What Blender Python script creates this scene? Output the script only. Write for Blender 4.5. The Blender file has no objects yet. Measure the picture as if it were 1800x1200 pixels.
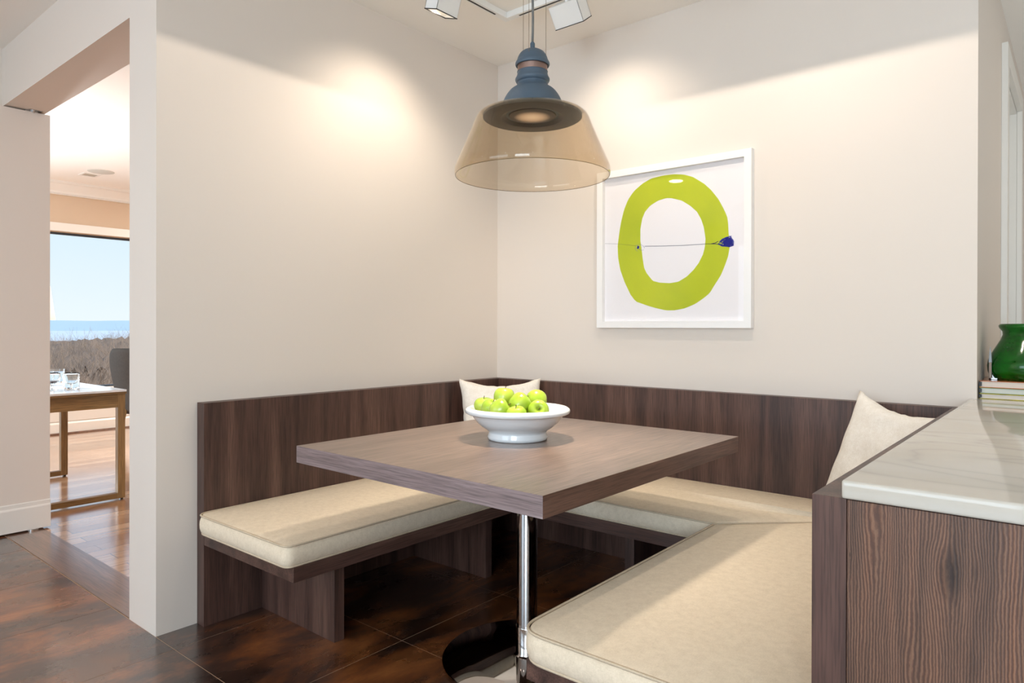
import bpy, bmesh, math, random
from mathutils import Vector, Matrix
from math import pi, sin, cos, radians

scn = bpy.context.scene
COL = scn.collection
random.seed(7)

# ------------------------------------------------------------------ camera, world, sun, large lights, exposure
cam_d = bpy.data.cameras.new('camera')
cam = bpy.data.objects.new('camera', cam_d); COL.objects.link(cam); scn.camera = cam
cam_d.sensor_width = 36.0; cam_d.sensor_fit = 'HORIZONTAL'
cam_d.lens = 1204.375 / 1800 * 36
cam_d.shift_y = -21.76 / 1800
cam_d.clip_start = 0.05; cam_d.clip_end = 6000
R_ = Vector((0.76851549, 0.63982776, 0.00209202)); U_ = Vector((-0.00340858, 0.00082451, 0.99999385)); F_ = Vector((-0.63982211, 0.76851789, -0.00281455))
m = Matrix((R_, U_, -F_)).transposed().to_4x4(); m.translation = Vector((2.6818, -3.0839, 1.17)); cam.matrix_world = m

vs = scn.view_settings
scn.display_settings.display_device = 'sRGB'
vs.view_transform = 'Standard'; vs.look = 'None'; vs.gamma = 1.0; vs.exposure = 0.09; vs.use_curve_mapping = False
scn.cycles.max_bounces = 12; scn.cycles.transparent_max_bounces = 16; scn.cycles.glossy_bounces = 6
scn.cycles.diffuse_bounces = 6
scn.cycles.caustics_reflective = False; scn.cycles.caustics_refractive = False
scn.cycles.sample_clamp_indirect = 4.0

w = bpy.data.worlds.new('sky'); scn.world = w; w.use_nodes = True
nt = w.node_tree; nt.nodes.clear()
out = nt.nodes.new('ShaderNodeOutputWorld'); bg = nt.nodes.new('ShaderNodeBackground')
tc = nt.nodes.new('ShaderNodeTexCoord'); sep = nt.nodes.new('ShaderNodeSeparateXYZ'); cr = nt.nodes.new('ShaderNodeValToRGB')
nt.links.new(tc.outputs['Generated'], sep.inputs[0]); nt.links.new(sep.outputs['Z'], cr.inputs['Fac'])
e = cr.color_ramp.elements
e[0].position = 0.0; e[0].color = (0.84, 0.93, 0.97, 1)
e[1].position = 0.5; e[1].color = (0.36, 0.60, 0.98, 1)
k = cr.color_ramp.elements.new(0.13); k.color = (0.70, 0.86, 0.97, 1)
nt.links.new(cr.outputs['Color'], bg.inputs['Color']); bg.inputs['Strength'].default_value = 1.0
nt.links.new(bg.outputs[0], out.inputs['Surface'])


def light(name, kind, loc, power, color, target=None, rot=None, **kw):
    d = bpy.data.lights.new(name, kind); d.energy = power; d.color = color
    for a, b in kw.items(): setattr(d, a, b)
    o = bpy.data.objects.new(name, d); COL.objects.link(o); o.location = loc
    if target is not None:
        o.rotation_euler = (Vector(target) - Vector(loc)).to_track_quat('-Z', 'Y').to_euler()
    if rot: o.rotation_euler = rot
    return o


light('sun', 'SUN', (0, 0, 30), 3.2, (1.0, 0.9, 0.76), target=(-12, -7, 22), angle=0.01)
# daylight through the kitchen windows behind the camera plus an added fill lamp at a hidden dining window
light('kitchen_daylight', 'AREA', (0.2, -6.95, 1.55), 58, (0.72, 0.87, 1.0), target=(0.2, 0, 1.5), shape='RECTANGLE', size=2.9, size_y=1.7)
light('kitchen_daylight', 'AREA', (3.9, -6.95, 1.55), 160, (0.72, 0.87, 1.0), target=(3.9, 0, 1.5), shape='RECTANGLE', size=2.4, size_y=1.7)
light('dining_fill_light', 'AREA', (-5.86, -3.4, 1.35), 170, (0.80, 0.92, 1.0), target=(0, -2.4, 1.0), shape='RECTANGLE', size=2.8, size_y=1.6)
light('dining_fill_overhead', 'AREA', (-3.9, 1.2, 2.70), 90, (1.0, 0.92, 0.84), target=(-3.9, 1.2, 0), shape='DISK', size=0.3)  # unseen lamp added to brighten the dining room
# kitchen ceiling lamps
for p in ((-0.6, -3.6), (1.2, -3.9), (3.2, -3.6), (0.8, -5.4)):
    light('kitchen_ceiling_lamp', 'AREA', (p[0], p[1], 2.705), 5, (1.0, 0.87, 0.72), target=(p[0], p[1], 0), shape='DISK', size=0.14)
light('hall_ceiling_lamp', 'AREA', (3.6, 1.2, 2.705), 6, (1.0, 0.86, 0.70), target=(3.6, 1.2, 0), shape='DISK', size=0.14)


# ------------------------------------------------------------------ helpers
def lin(r, g, b):
    f = lambda c: (c / 255 / 12.92) if c / 255 <= 0.04045 else ((c / 255 + 0.055) / 1.055) ** 2.4
    return (f(r), f(g), f(b), 1)


def mat(name, color, rough=0.5, metal=0.0, spec=0.5, coat=0.0, emit=None, estr=0.0):
    M = bpy.data.materials.new(name); M.use_nodes = True
    b = M.node_tree.nodes['Principled BSDF']
    b.inputs['Base Color'].default_value = color; b.inputs['Roughness'].default_value = rough
    b.inputs['Metallic'].default_value = metal; b.inputs['Specular IOR Level'].default_value = spec
    b.inputs['Coat Weight'].default_value = coat
    if emit: b.inputs['Emission Color'].default_value = emit; b.inputs['Emission Strength'].default_value = estr
    return M


def N(M, t, **kw):
    n = M.node_tree.nodes.new(t)
    for a, b in kw.items():
        if a in n.inputs: n.inputs[a].default_value = b
        else: setattr(n, a, b)
    return n


def L(M, a, b): M.node_tree.links.new(a, b)


def coords(M, scale=(1, 1, 1), loc=(0, 0, 0), rot=(0, 0, 0)):
    t = N(M, 'ShaderNodeTexCoord'); mp = N(M, 'ShaderNodeMapping')
    mp.inputs['Scale'].default_value = scale; mp.inputs['Location'].default_value = loc; mp.inputs['Rotation'].default_value = rot
    L(M, t.outputs['Object'], mp.inputs['Vector']); return mp.outputs['Vector']


def noise(M, vec, scale=1.0, detail=4.0, rough=0.5, dist=0.0):
    n = N(M, 'ShaderNodeTexNoise'); n.inputs['Scale'].default_value = scale; n.inputs['Detail'].default_value = detail
    n.inputs['Roughness'].default_value = rough; n.inputs['Distortion'].default_value = dist
    L(M, vec, n.inputs['Vector']); return n.outputs['Fac']


def ramp(M, fac, stops):
    r = N(M, 'ShaderNodeValToRGB'); L(M, fac, r.inputs['Fac']); el = r.color_ramp.elements
    while len(el) < len(stops): el.new(0.5)
    for q, (p, c) in zip(el, stops): q.position = p; q.color = c
    return r.outputs['Color']


def mix(M, a, b, fac, mode='MIX'):
    n = N(M, 'ShaderNodeMix'); n.data_type = 'RGBA'; n.blend_type = mode
    for s, v in ((n.inputs[6], a), (n.inputs[7], b), (n.inputs[0], fac)):
        if hasattr(v, 'is_linked') or hasattr(v, 'links'): L(M, v, s)
        else: s.default_value = v
    return n.outputs[2]


def bump(M, h, strength=0.2, dist=0.002):
    b = N(M, 'ShaderNodeBump'); b.inputs['Strength'].default_value = strength; b.inputs['Distance'].default_value = dist
    L(M, h, b.inputs['Height']); L(M, b.outputs[0], M.node_tree.nodes['Principled BSDF'].inputs['Normal'])


def base(M, c): L(M, c, M.node_tree.nodes['Principled BSDF'].inputs['Base Color'])


def g3(v): return (v, v, v, 1)


# grain axis: 'z' vertical, 'x' or 'y' along
def wood(name, dark, mid, light_, axis='z', rough=0.42, fine=1.7, band=9.0, strength=0.25, spec=0.5):
    M = mat(name, mid, rough, spec=spec)
    sc = {'z': (1, 1, .06), 'x': (.06, 1, 1), 'y': (1, .06, 1)}[axis]
    v1 = coords(M, tuple(s * band for s in sc)); v2 = coords(M, tuple(s * 150 * fine for s in ((1, 1, .03) if axis == 'z' else (.03, 1, 1) if axis == 'x' else (1, .03, 1))))
    v3 = coords(M, tuple(s * 34 for s in sc))
    n1 = noise(M, v1, 1, 3, .55, .6); n3 = noise(M, v3, 1, 5, .6, .8); n2 = noise(M, v2, 1, 3, .6)
    c = ramp(M, n1, [(.28, dark), (.5, mid), (.72, light_)])
    c2 = ramp(M, n3, [(.3, g3(.72)), (.7, g3(1.12))])
    c = mix(M, c, c2, .6, 'MULTIPLY')
    c3 = ramp(M, n2, [(.38, g3(.5)), (.56, g3(1.14))])
    c = mix(M, c, c3, .7, 'MULTIPLY')
    base(M, c); bump(M, n2, strength, .001)
    return M


def tag(o, label=None, cat=None, group=None, kind=None):
    if label: o['label'] = label
    if cat: o['category'] = cat
    if group: o['group'] = group
    if kind: o['kind'] = kind
    return o


def thing(name, label, cat, loc=(0, 0, 0), group=None, rotz=0.0):
    o = bpy.data.objects.new(name, None); COL.objects.link(o); o.location = loc; o.rotation_euler = (0, 0, rotz)
    o.empty_display_size = 0.05
    return tag(o, label, cat, group)


def obj(name, bm, material, parent=None, smooth=False, world=True, label=None, autosmooth=None):
    """world=True: vertices are in world metres (parent roots are unrotated); else already local to the root."""
    me = bpy.data.meshes.new(name)
    if parent is not None and world:
        p = Vector((0, 0, 0)); q = parent
        while q is not None: p += q.location; q = q.parent
        bmesh.ops.translate(bm, verts=bm.verts, vec=-p)
    bmesh.ops.recalc_face_normals(bm, faces=bm.faces)
    if smooth:
        for f in bm.faces: f.smooth = True
    if autosmooth:
        for f in bm.faces: f.smooth = True
        for ed in bm.edges:
            if len(ed.link_faces) == 2 and ed.calc_face_angle(0) > radians(autosmooth): ed.smooth = False
    bm.to_mesh(me); bm.free()
    if material is not None: me.materials.append(material)
    o = bpy.data.objects.new(name, me); COL.objects.link(o)
    if parent is not None: o.parent = parent
    if label: o['label'] = label
    return o


def struct(name, bm, material, **kw): return tag(obj(name, bm, material, **kw), kind='structure')


def box(bm, x0, x1, y0, y1, z0, z1, bev=0.0, seg=2):
    b2 = bmesh.new(); bmesh.ops.create_cube(b2, size=1)
    for v in b2.verts: v.co = Vector(((x0 + x1) / 2 + v.co.x * (x1 - x0), (y0 + y1) / 2 + v.co.y * (y1 - y0), (z0 + z1) / 2 + v.co.z * (z1 - z0)))
    if bev: bmesh.ops.bevel(b2, geom=list(b2.edges), offset=bev, segments=seg, affect='EDGES', profile=.5)
    join(bm, b2); return bm


def join(bm, b2, M=None):
    if M is not None: bmesh.ops.transform(b2, matrix=M, verts=b2.verts)
    mp = {v: bm.verts.new(v.co) for v in b2.verts}
    for f in b2.faces:
        try: bm.faces.new([mp[v] for v in f.verts])
        except ValueError: pass
    b2.free()


def B(*a, bev=0.0, seg=2): return box(bmesh.new(), *a, bev=bev, seg=seg)


def prism(bm, poly, lo, hi, axis='z'):
    """polygon extruded along axis; poly in the two other axes (x,y)|(x,z)|(y,z)."""
    def P(a, b, c): return {'z': (a, b, c), 'y': (a, c, b), 'x': (c, a, b)}[axis]
    A = [bm.verts.new(P(a, b, lo)) for a, b in poly]; C = [bm.verts.new(P(a, b, hi)) for a, b in poly]
    n = len(poly); bm.faces.new(A); bm.faces.new(C[::-1])
    for i in range(n): bm.faces.new((A[i], A[(i + 1) % n], C[(i + 1) % n], C[i]))
    return bm


def lathe(bm, prof, c=(0, 0, 0), n=64, closed=False, M=None):
    rings = []
    for r, z in prof:
        if r < 1e-6: rings.append([bm.verts.new((c[0], c[1], c[2] + z))])
        else: rings.append([bm.verts.new((c[0] + r * cos(2 * pi * i / n), c[1] + r * sin(2 * pi * i / n), c[2] + z)) for i in range(n)])
    pairs = list(zip(rings, rings[1:])) + ([(rings[-1], rings[0])] if closed else [])
    for a, b in pairs:
        if len(a) == 1 and len(b) == 1: continue
        for i in range(n):
            j = (i + 1) % n
            if len(a) == 1: bm.faces.new((a[0], b[i], b[j]))
            elif len(b) == 1: bm.faces.new((a[i], a[j], b[0]))
            else: bm.faces.new((a[i], a[j], b[j], b[i]))
    return bm


def tube(bm, pts, r, n=8, closed=False, caps=True):
    pts = [Vector(p) for p in pts]; rr = r if isinstance(r, (list, tuple)) else [r] * len(pts)
    rings = []; prev = None; m_ = len(pts)
    for i, p in enumerate(pts):
        if closed: t = pts[(i + 1) % m_] - pts[i - 1]
        else: t = pts[min(i + 1, m_ - 1)] - pts[max(i - 1, 0)]
        t.normalize()
        if prev is None: a = t.orthogonal().normalized()
        else: a = (prev - t * prev.dot(t)).normalized()
        prev = a; b = t.cross(a)
        rings.append([bm.verts.new(p + (a * cos(2 * pi * q / n) + b * sin(2 * pi * q / n)) * rr[i]) for q in range(n)])
    seq = list(zip(rings, rings[1:])) + ([(rings[-1], rings[0])] if closed else [])
    for a, b in seq:
        for q in range(n): bm.faces.new((a[q], a[(q + 1) % n], b[(q + 1) % n], b[q]))
    if caps and not closed: bm.faces.new(rings[0][::-1]); bm.faces.new(rings[-1])
    return bm


def rounded(poly, rad, seg=6):
    """round the corners of a CCW polygon; rad: list of radii."""
    out_ = []; n = len(poly)
    for i in range(n):
        p = Vector(poly[i]); a = (Vector(poly[i - 1]) - p); b = (Vector(poly[(i + 1) % n]) - p)
        r = rad[i]
        if r <= 0: out_.append(p.copy()); continue
        an = a.normalized(); bn = b.normalized(); half = an.angle(bn) / 2
        d = min(r / math.tan(half), a.length * .45, b.length * .45)
        s = p + an * d; t = p + bn * d
        for k_ in range(seg + 1):
            u = k_ / seg; out_.append((s * (1 - u) ** 2 + p * 2 * u * (1 - u) + t * u * u))
    return out_


def densify(poly, step):
    o_ = []
    for i, p in enumerate(poly):
        q = poly[(i + 1) % len(poly)]; k_ = max(1, int((q - p).length / step))
        for j in range(k_): o_.append(p.lerp(q, j / k_))
    return o_


# ------------------------------------------------------------------ materials
def paint(name, c, rough=0.7, b=0.06):
    M = mat(name, c, rough, spec=0.25); n = noise(M, coords(M, (140, 140, 140)), 1, 3, .6); bump(M, n, b, .001); return M


m_wall = paint('wall_paint', lin(224, 215, 206))
m_ceil = paint('ceiling_paint', lin(248, 244, 238))
m_trim = mat('white_trim_paint', lin(232, 229, 223), .38)
m_tan = paint('taupe_wall_paint', lin(206, 184, 160))
m_white = mat('white_enamel', lin(240, 240, 238), .3)

# floor tiles: rust and brown slate-look porcelain with thin grout
m_tile = mat('rust_slate_tile', (.1, .05, .03, 1), .25, coat=.8); m_tile.node_tree.nodes['Principled BSDF'].inputs['Coat IOR'].default_value = 2.0; m_tile.node_tree.nodes['Principled BSDF'].inputs['Coat Roughness'].default_value = .2
vf = coords(m_tile, (1.9, .8, 1), rot=(0, 0, radians(-12)))
nA = noise(m_tile, vf, 1.7, 8, .66, .4)
nB = noise(m_tile, coords(m_tile, (2.6, 1.2, 1), rot=(0, 0, radians(-10)), loc=(3, 1, 0)), 1.6, 8, .68, .3)
nC = noise(m_tile, coords(m_tile, (1, 1, 1)), 90, 4, .6)
cA = ramp(m_tile, nA, [(.32, lin(34, 24, 21)), (.46, lin(66, 44, 34)), (.55, lin(120, 70, 38)), (.70, lin(166, 104, 58))])
cB = ramp(m_tile, nB, [(.36, g3(.30)), (.64, g3(1.3))])
cT = mix(m_tile, cA, cB, .8, 'MULTIPLY')
cC = ramp(m_tile, nC, [(.3, g3(.8)), (.7, g3(1.1))]); cT = mix(m_tile, cT, cC, .5, 'MULTIPLY')
base(m_tile, cT)
rr_ = ramp(m_tile, nB, [(.3, g3(.2)), (.7, g3(.38))]); L(m_tile, rr_, m_tile.node_tree.nodes['Principled BSDF'].inputs['Roughness'])
bump(m_tile, nC, .05, .001)
m_grout = mat('grout', lin(186, 160, 136), .8)

# oak planks of the dining room: brick pattern, boards along y
m_plank = mat('varnished_oak_planks', (.4, .25, .15, 1), .22, coat=1.0); m_plank.node_tree.nodes['Principled BSDF'].inputs['Coat IOR'].default_value = 2.2; m_plank.node_tree.nodes['Principled BSDF'].inputs['Coat Roughness'].default_value = .14
tcp = coords(m_plank, (1, 1, 1), rot=(0, 0, radians(90)))
bk = N(m_plank, 'ShaderNodeTexBrick'); bk.offset = .37; bk.inputs['Scale'].default_value = 1.0
bk.inputs['Brick Width'].default_value = 1.7; bk.inputs['Row Height'].default_value = .105; bk.inputs['Mortar Size'].default_value = .0018
bk.inputs['Color1'].default_value = lin(168, 122, 88); bk.inputs['Color2'].default_value = lin(214, 176, 142); bk.inputs['Mortar'].default_value = lin(80, 48, 28)
bk.inputs['Bias'].default_value = 0.0; L(m_plank, tcp, bk.inputs['Vector'])
nP = noise(m_plank, coords(m_plank, (60, 2.5, 1)), 1, 6, .6, .4)
base(m_plank, mix(m_plank, bk.outputs['Color'], ramp(m_plank, nP, [(.3, g3(.62)), (.7, g3(1.2))]), .7, 'MULTIPLY'))
bump(m_plank, nP, .12, .001)
m_thresh = wood('threshold_oak', lin(88, 60, 46), lin(118, 86, 68), lin(142, 108, 88), 'x', .3); m_thresh.node_tree.nodes['Principled BSDF'].inputs['Coat Weight'].default_value = .9; m_thresh.node_tree.nodes['Principled BSDF'].inputs['Coat Roughness'].default_value = .2; m_thresh.node_tree.nodes['Principled BSDF'].inputs['Coat IOR'].default_value = 1.8

# dark walnut laminate
wd, wm, wl = lin(58, 40, 35), lin(86, 61, 53), lin(108, 80, 69)
m_wz = wood('walnut_laminate_vertical', wd, wm, wl, 'z', .42, band=12)
m_wx = wood('walnut_laminate_lengthways', wd, wm, wl, 'x', .42, band=14)
m_wy = wood('walnut_laminate_crossways', wd, wm, wl, 'y', .42, band=14)
m_top = wood('walnut_table_laminate', lin(110, 90, 78), lin(128, 106, 93), lin(144, 120, 106), 'y', .33, band=7, strength=.12)
m_top.node_tree.nodes['Principled BSDF'].inputs['Coat Weight'].default_value = .5; m_top.node_tree.nodes['Principled BSDF'].inputs['Coat Roughness'].default_value = .22
# cabinet end: strong cathedral grain with knots
m_cab = mat('walnut_cathedral_grain', wm, .42)
def mth(M, op, a, b=None, c=None):
    n = N(M, 'ShaderNodeMath', operation=op)
    for k_, v in enumerate((a, b, c)):
        if v is None: continue
        if isinstance(v, (int, float)): n.inputs[k_].default_value = v
        else: L(M, v, n.inputs[k_])
    return n.outputs[0]


sx = N(m_cab, 'ShaderNodeSeparateXYZ'); L(m_cab, coords(m_cab, (1, 1, 1), loc=(2.9, -.3, 0)), sx.inputs[0])   # back to room metres
X0, Z0 = sx.outputs['X'], sx.outputs['Z']; gx = X0; knotdark = None
for kx, kz, wx_, wz_, am in ((2.520, .775, .022, .055, .93), (2.552, .785, .014, .04, .85), (2.41, .84, .025, .10, .75), (2.372, .775, .004, .012, .9), (2.47, .60, .03, .12, .5), (2.70, .62, .03, .09, .8), (2.85, .3, .03, .1, .9)):
    dx = mth(m_cab, 'SUBTRACT', X0, kx); dz = mth(m_cab, 'SUBTRACT', Z0, kz)
    q = mth(m_cab, 'ADD', mth(m_cab, 'POWER', mth(m_cab, 'ABSOLUTE', mth(m_cab, 'DIVIDE', dx, wx_)), 2), mth(m_cab, 'POWER', mth(m_cab, 'ABSOLUTE', mth(m_cab, 'DIVIDE', dz, wz_)), 2))
    E_ = mth(m_cab, 'EXPONENT', mth(m_cab, 'MULTIPLY', q, -1))
    gx = mth(m_cab, 'SUBTRACT', gx, mth(m_cab, 'MULTIPLY', mth(m_cab, 'MULTIPLY', dx, E_), am))
    q2 = mth(m_cab, 'MULTIPLY', E_, am); knotdark = q2 if knotdark is None else mth(m_cab, 'MAXIMUM', knotdark, mth(m_cab, 'POWER', q2, 3))
nw = noise(m_cab, coords(m_cab, (14, 1, 3.2)), 1, 2, .5)
nw2 = noise(m_cab, coords(m_cab, (70, 1, 30)), 1, 4, .65)
gx = mth(m_cab, 'ADD', gx, mth(m_cab, 'MULTIPLY', nw, .022)); gx = mth(m_cab, 'ADD', gx, mth(m_cab, 'MULTIPLY', nw2, .006))
cmb = N(m_cab, 'ShaderNodeCombineXYZ'); L(m_cab, gx, cmb.inputs[0])
wv = N(m_cab, 'ShaderNodeTexWave'); wv.wave_type = 'BANDS'; wv.bands_direction = 'X'; wv.inputs['Scale'].default_value = 66
wv.inputs['Distortion'].default_value = 0.0; L(m_cab, cmb.outputs[0], wv.inputs['Vector'])
nk = noise(m_cab, coords(m_cab, (16, 16, 1.3)), 1, 4, .6, .8)
cc = ramp(m_cab, wv.outputs['Fac'], [(0.0, lin(86, 60, 49)), (.5, lin(106, 76, 60)), (1.0, lin(132, 99, 79))])
cc = mix(m_cab, cc, ramp(m_cab, knotdark, [(.35, g3(1)), (.95, g3(.35))]), 1.0, 'MULTIPLY')
cc = mix(m_cab, cc, ramp(m_cab, nk, [(.34, g3(.42)), (.5, g3(.9)), (.68, (1.25, 1.1, .98, 1))]), .8, 'MULTIPLY')
nf = noise(m_cab, coords(m_cab, (320, 320, 9)), 1, 3, .6)
cc = mix(m_cab, cc, ramp(m_cab, nf, [(.35, g3(.6)), (.6, g3(1.1))]), .5, 'MULTIPLY')
base(m_cab, cc); bump(m_cab, wv.outputs['Fac'], .2, .001)

# upholstery
def fabric(name, c1, c2, f=900, s=.35, rough=.9):
    M = mat(name, c1, rough, spec=.15)
    ns = [noise(M, coords(M, q), 1, 2, .6) for q in ((f, f * .12, f * .5), (f * .12, f, f * .5), (f * .5, f * .5, f * .12))]
    w2 = mix(M, mix(M, ns[0], ns[1], .5), ns[2], .33)
    n = noise(M, coords(M, (1, 1, 1)), 45, 4, .7)
    w3 = mix(M, w2, n, .35)
    base(M, ramp(M, w3, [(.36, c2), (.60, c1)])); bump(M, w2, s, .0012)
    return M


m_cush = fabric('beige_linen', lin(236, 221, 198), lin(214, 198, 174))
m_pipe = fabric('beige_linen_piping', lin(208, 192, 168), lin(186, 168, 144))
m_pil = fabric('cream_woven_cotton', lin(250, 244, 235), lin(232, 223, 210), f=520, s=.6)
m_greyfab = fabric('charcoal_felt', lin(84, 82, 80), lin(68, 66, 65))

m_chrome = mat('polished_chrome', (.46, .44, .43, 1), .04, 1.0)
m_steel = mat('brushed_steel', (.55, .55, .55, 1), .3, 1.0)
m_black = mat('black_metal', (.008, .007, .006, 1), .4)
m_blue = mat('slate_blue_enamel', lin(76, 93, 108), .5)
nb = noise(m_blue, coords(m_blue, (1, 1, 1)), 500, 2, .5); bump(m_blue, nb, .12, .0006)
m_copper = mat('brushed_copper_band', lin(150, 124, 114), .45, .8)
nz = noise(m_copper, coords(m_copper, (40, 40, 900)), 1, 2, .5); bump(m_copper, nz, .3, .0005)
m_plate = mat('dark_grey_plate', lin(70, 68, 63), .5)
m_ceramic = mat('white_ceramic', lin(226, 232, 236), .12, coat=.3)
m_stem = mat('apple_stem', lin(84, 66, 36), .7)

m_apple = mat('green_apple_skin', lin(160, 190, 40), .22, coat=.25)
ap = noise(m_apple, coords(m_apple, (9, 9, 9)), 1, 3, .5); ap2 = noise(m_apple, coords(m_apple, (1, 1, 1)), 260, 1, .5)
ac = ramp(m_apple, ap, [(.3, lin(132, 168, 34)), (.7, lin(182, 200, 78))])
base(m_apple, mix(m_apple, ac, ramp(m_apple, ap2, [(.68, g3(0)), (.78, g3(1))]), .0)); 

# amber glass, thin wall: tinted transparency plus reflection growing towards grazing angles
def glass(name, tint, f0=.04, refl=1.0, rough=.02):
    M = bpy.data.materials.new(name); M.use_nodes = True; t = M.node_tree; t.nodes.clear()
    o_ = t.nodes.new('ShaderNodeOutputMaterial'); tr = t.nodes.new('ShaderNodeBsdfTransparent'); gl = t.nodes.new('ShaderNodeBsdfGlossy')
    lw = t.nodes.new('ShaderNodeLayerWeight'); mx = t.nodes.new('ShaderNodeMixShader'); lw.inputs['Blend'].default_value = .5
    pw = t.nodes.new('ShaderNodeMath'); pw.operation = 'POWER'; pw.inputs[1].default_value = 4.0
    mu = t.nodes.new('ShaderNodeMath'); mu.operation = 'MULTIPLY_ADD'; mu.inputs[1].default_value = (1 - f0) * refl; mu.inputs[2].default_value = f0 * refl
    tr.inputs['Color'].default_value = tint; gl.inputs['Roughness'].default_value = rough
    gl.inputs['Color'].default_value = (1, 1, 1, 1)
    t.links.new(lw.outputs['Facing'], pw.inputs[0]); t.links.new(pw.outputs[0], mu.inputs[0]); t.links.new(mu.outputs[0], mx.inputs[0]); t.links.new(tr.outputs[0], mx.inputs[1]); t.links.new(gl.outputs[0], mx.inputs[2])
    t.links.new(mx.outputs[0], o_.inputs['Surface']); return M


m_amber = glass('amber_glass', (.915, .865, .79, 1), .03, .8)
m_pane = glass('window_glass', (.99, .995, 1, 1), .02, .4)
m_tumbler = mat('clear_glass', (.97, .99, .99, 1), 0.0); m_tumbler.node_tree.nodes['Principled BSDF'].inputs['Transmission Weight'].default_value = 1.0; m_tumbler.node_tree.nodes['Principled BSDF'].inputs['IOR'].default_value = 1.45
m_picglass = glass('picture_glass', (1, 1, 1, 1), .03, .35)

# ivory quartzite worktop with faint veins
m_stone = mat('ivory_veined_stone', lin(214, 205, 188), .06, spec=.55)
sv = coords(m_stone, (.55, 2.2, 1.5), rot=(0, 0, radians(20)))
s0 = noise(m_stone, sv, .9, 3, .5, .8)
s1 = N(m_stone, 'ShaderNodeMath', operation='SUBTRACT'); L(m_stone, s0, s1.inputs[0]); s1.inputs[1].default_value = .5
s2 = N(m_stone, 'ShaderNodeMath', operation='ABSOLUTE'); L(m_stone, s1.outputs[0], s2.inputs[0])
sb = noise(m_stone, coords(m_stone, (2, 2, 2)), 1, 5, .6, .4)
stc = ramp(m_stone, sb, [(.3, lin(206, 203, 196)), (.7, lin(196, 187, 172))])
vein = ramp(m_stone, s2.outputs[0], [(0.0, g3(.60)), (.006, g3(.86)), (.03, g3(1))])
base(m_stone, mix(m_stone, stc, vein, .42, 'MULTIPLY'))

m_green = mat('green_glazed_ceramic', lin(0, 92, 14), .12, coat=.2)
gz = noise(m_green, coords(m_green, (1, 1, 2)), 14, 4, .6); base(m_green, ramp(m_green, gz, [(.3, lin(0, 60, 4)), (.7, lin(0, 96, 12))])); bump(m_green, gz, .25, .004)

# ------------------------------------------------------------------ the setting
H = 2.723
ZP = 0.8713      # top of the panels
W = 2.379        # end of the back wall
# floors
TX0, TY0, TS = 0.157, -0.806, 0.5765
bm = bmesh.new(); g = .0013
ix0, ix1, iy0, iy1 = -4, 6, -11, 7
for i in range(ix0, ix1):
    for j in range(iy0, iy1):
        x0 = TX0 + i * TS + g; x1 = TX0 + (i + 1) * TS - g; y0 = TY0 + j * TS + g; y1 = TY0 + (j + 1) * TS - g
        if x1 < 0.02 and y0 > -1.95 : continue
        if i == -1 and y0 > -1.99: x0 = 0.0
        elif i < 0 and y0 > -1.99: continue
        x0 = max(x0, -1.985); y1 = min(y1, 3.2)
        if x1 <= x0 or y1 <= y0: continue
        box(bm, x0, x1, y0, y1, -.012, 0)
struct('floor', bm, m_tile)
struct('floor_grout', B(-2.0, TX0 + ix1 * TS, -7.1, 3.2, -.05, -.0008), m_grout)
struct('floor_threshold', B(-1.985, -.244, -1.956, -1.775, -.0021, .003, bev=.001), m_thresh)
struct('floor_dining', B(-5.9, -.244, -1.774, 3.2, -.0021, .0015), m_plank)
struct('floor_dining_south', B(-5.9, -1.987, -6.2, -1.774, -.0021, .0015), m_plank)
# ceilings
struct('ceiling', B(-6.0, 5.4, -7.2, 3.4, H, H + .12), m_ceil)
# walls of the nook
struct('wall_left', B(-.244, 0, -1.958, 0, -.02, H), m_wall)
struct('wall_back', B(-.244, W, 0, .15, -.02, H), m_wall)
bm = bmesh.new(); box(bm, -.244, -.12, .15, 3.2, -.02, H)
struct('wall_dining_east', bm, m_wall)
bm = bmesh.new(); box(bm, W - .14, W, .15, 1.03, -.02, H); box(bm, W - .14, W, 1.95, 3.2, -.02, H); box(bm, W - .14, W, 1.03, 1.95, 2.45, H)
struct('wall_hall', bm, m_wall)
# header over the opening to the dining room
struct('wall_header', B(-1.98, -.244, -1.958, -1.76, 2.402, H), m_wall)
bm = bmesh.new(); box(bm, -2.1, -1.98, -3.08, -1.76, -.02, H); box(bm, -2.1, -1.98, -7.0, -5.3, -.02, H); box(bm, -2.1, -1.98, -5.3, -3.08, 2.35, H)  # unseen gap added so dining light reaches the table edges
struct('wall_west', bm, m_wall)
struct('wall_north', B(-6.0, 5.4, 3.2, 3.3, -.02, H), m_wall)
struct('wall_east', B(5.2, 5.3, -7.1, 3.2, -.02, H), m_wall)
# south wall with two windows
bm = bmesh.new()
for a in ((-2.1, -1.3), (1.7, 2.65), (5.15, 5.3)): box(bm, a[0], a[1], -7.1, -7.0, -.02, H)
for a in ((-1.3, 1.7), (2.65, 5.15)):
    box(bm, a[0], a[1], -7.1, -7.0, -.02, .65); box(bm, a[0], a[1], -7.1, -7.0, 2.45, H)
struct('wall_south', bm, m_wall)


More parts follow.
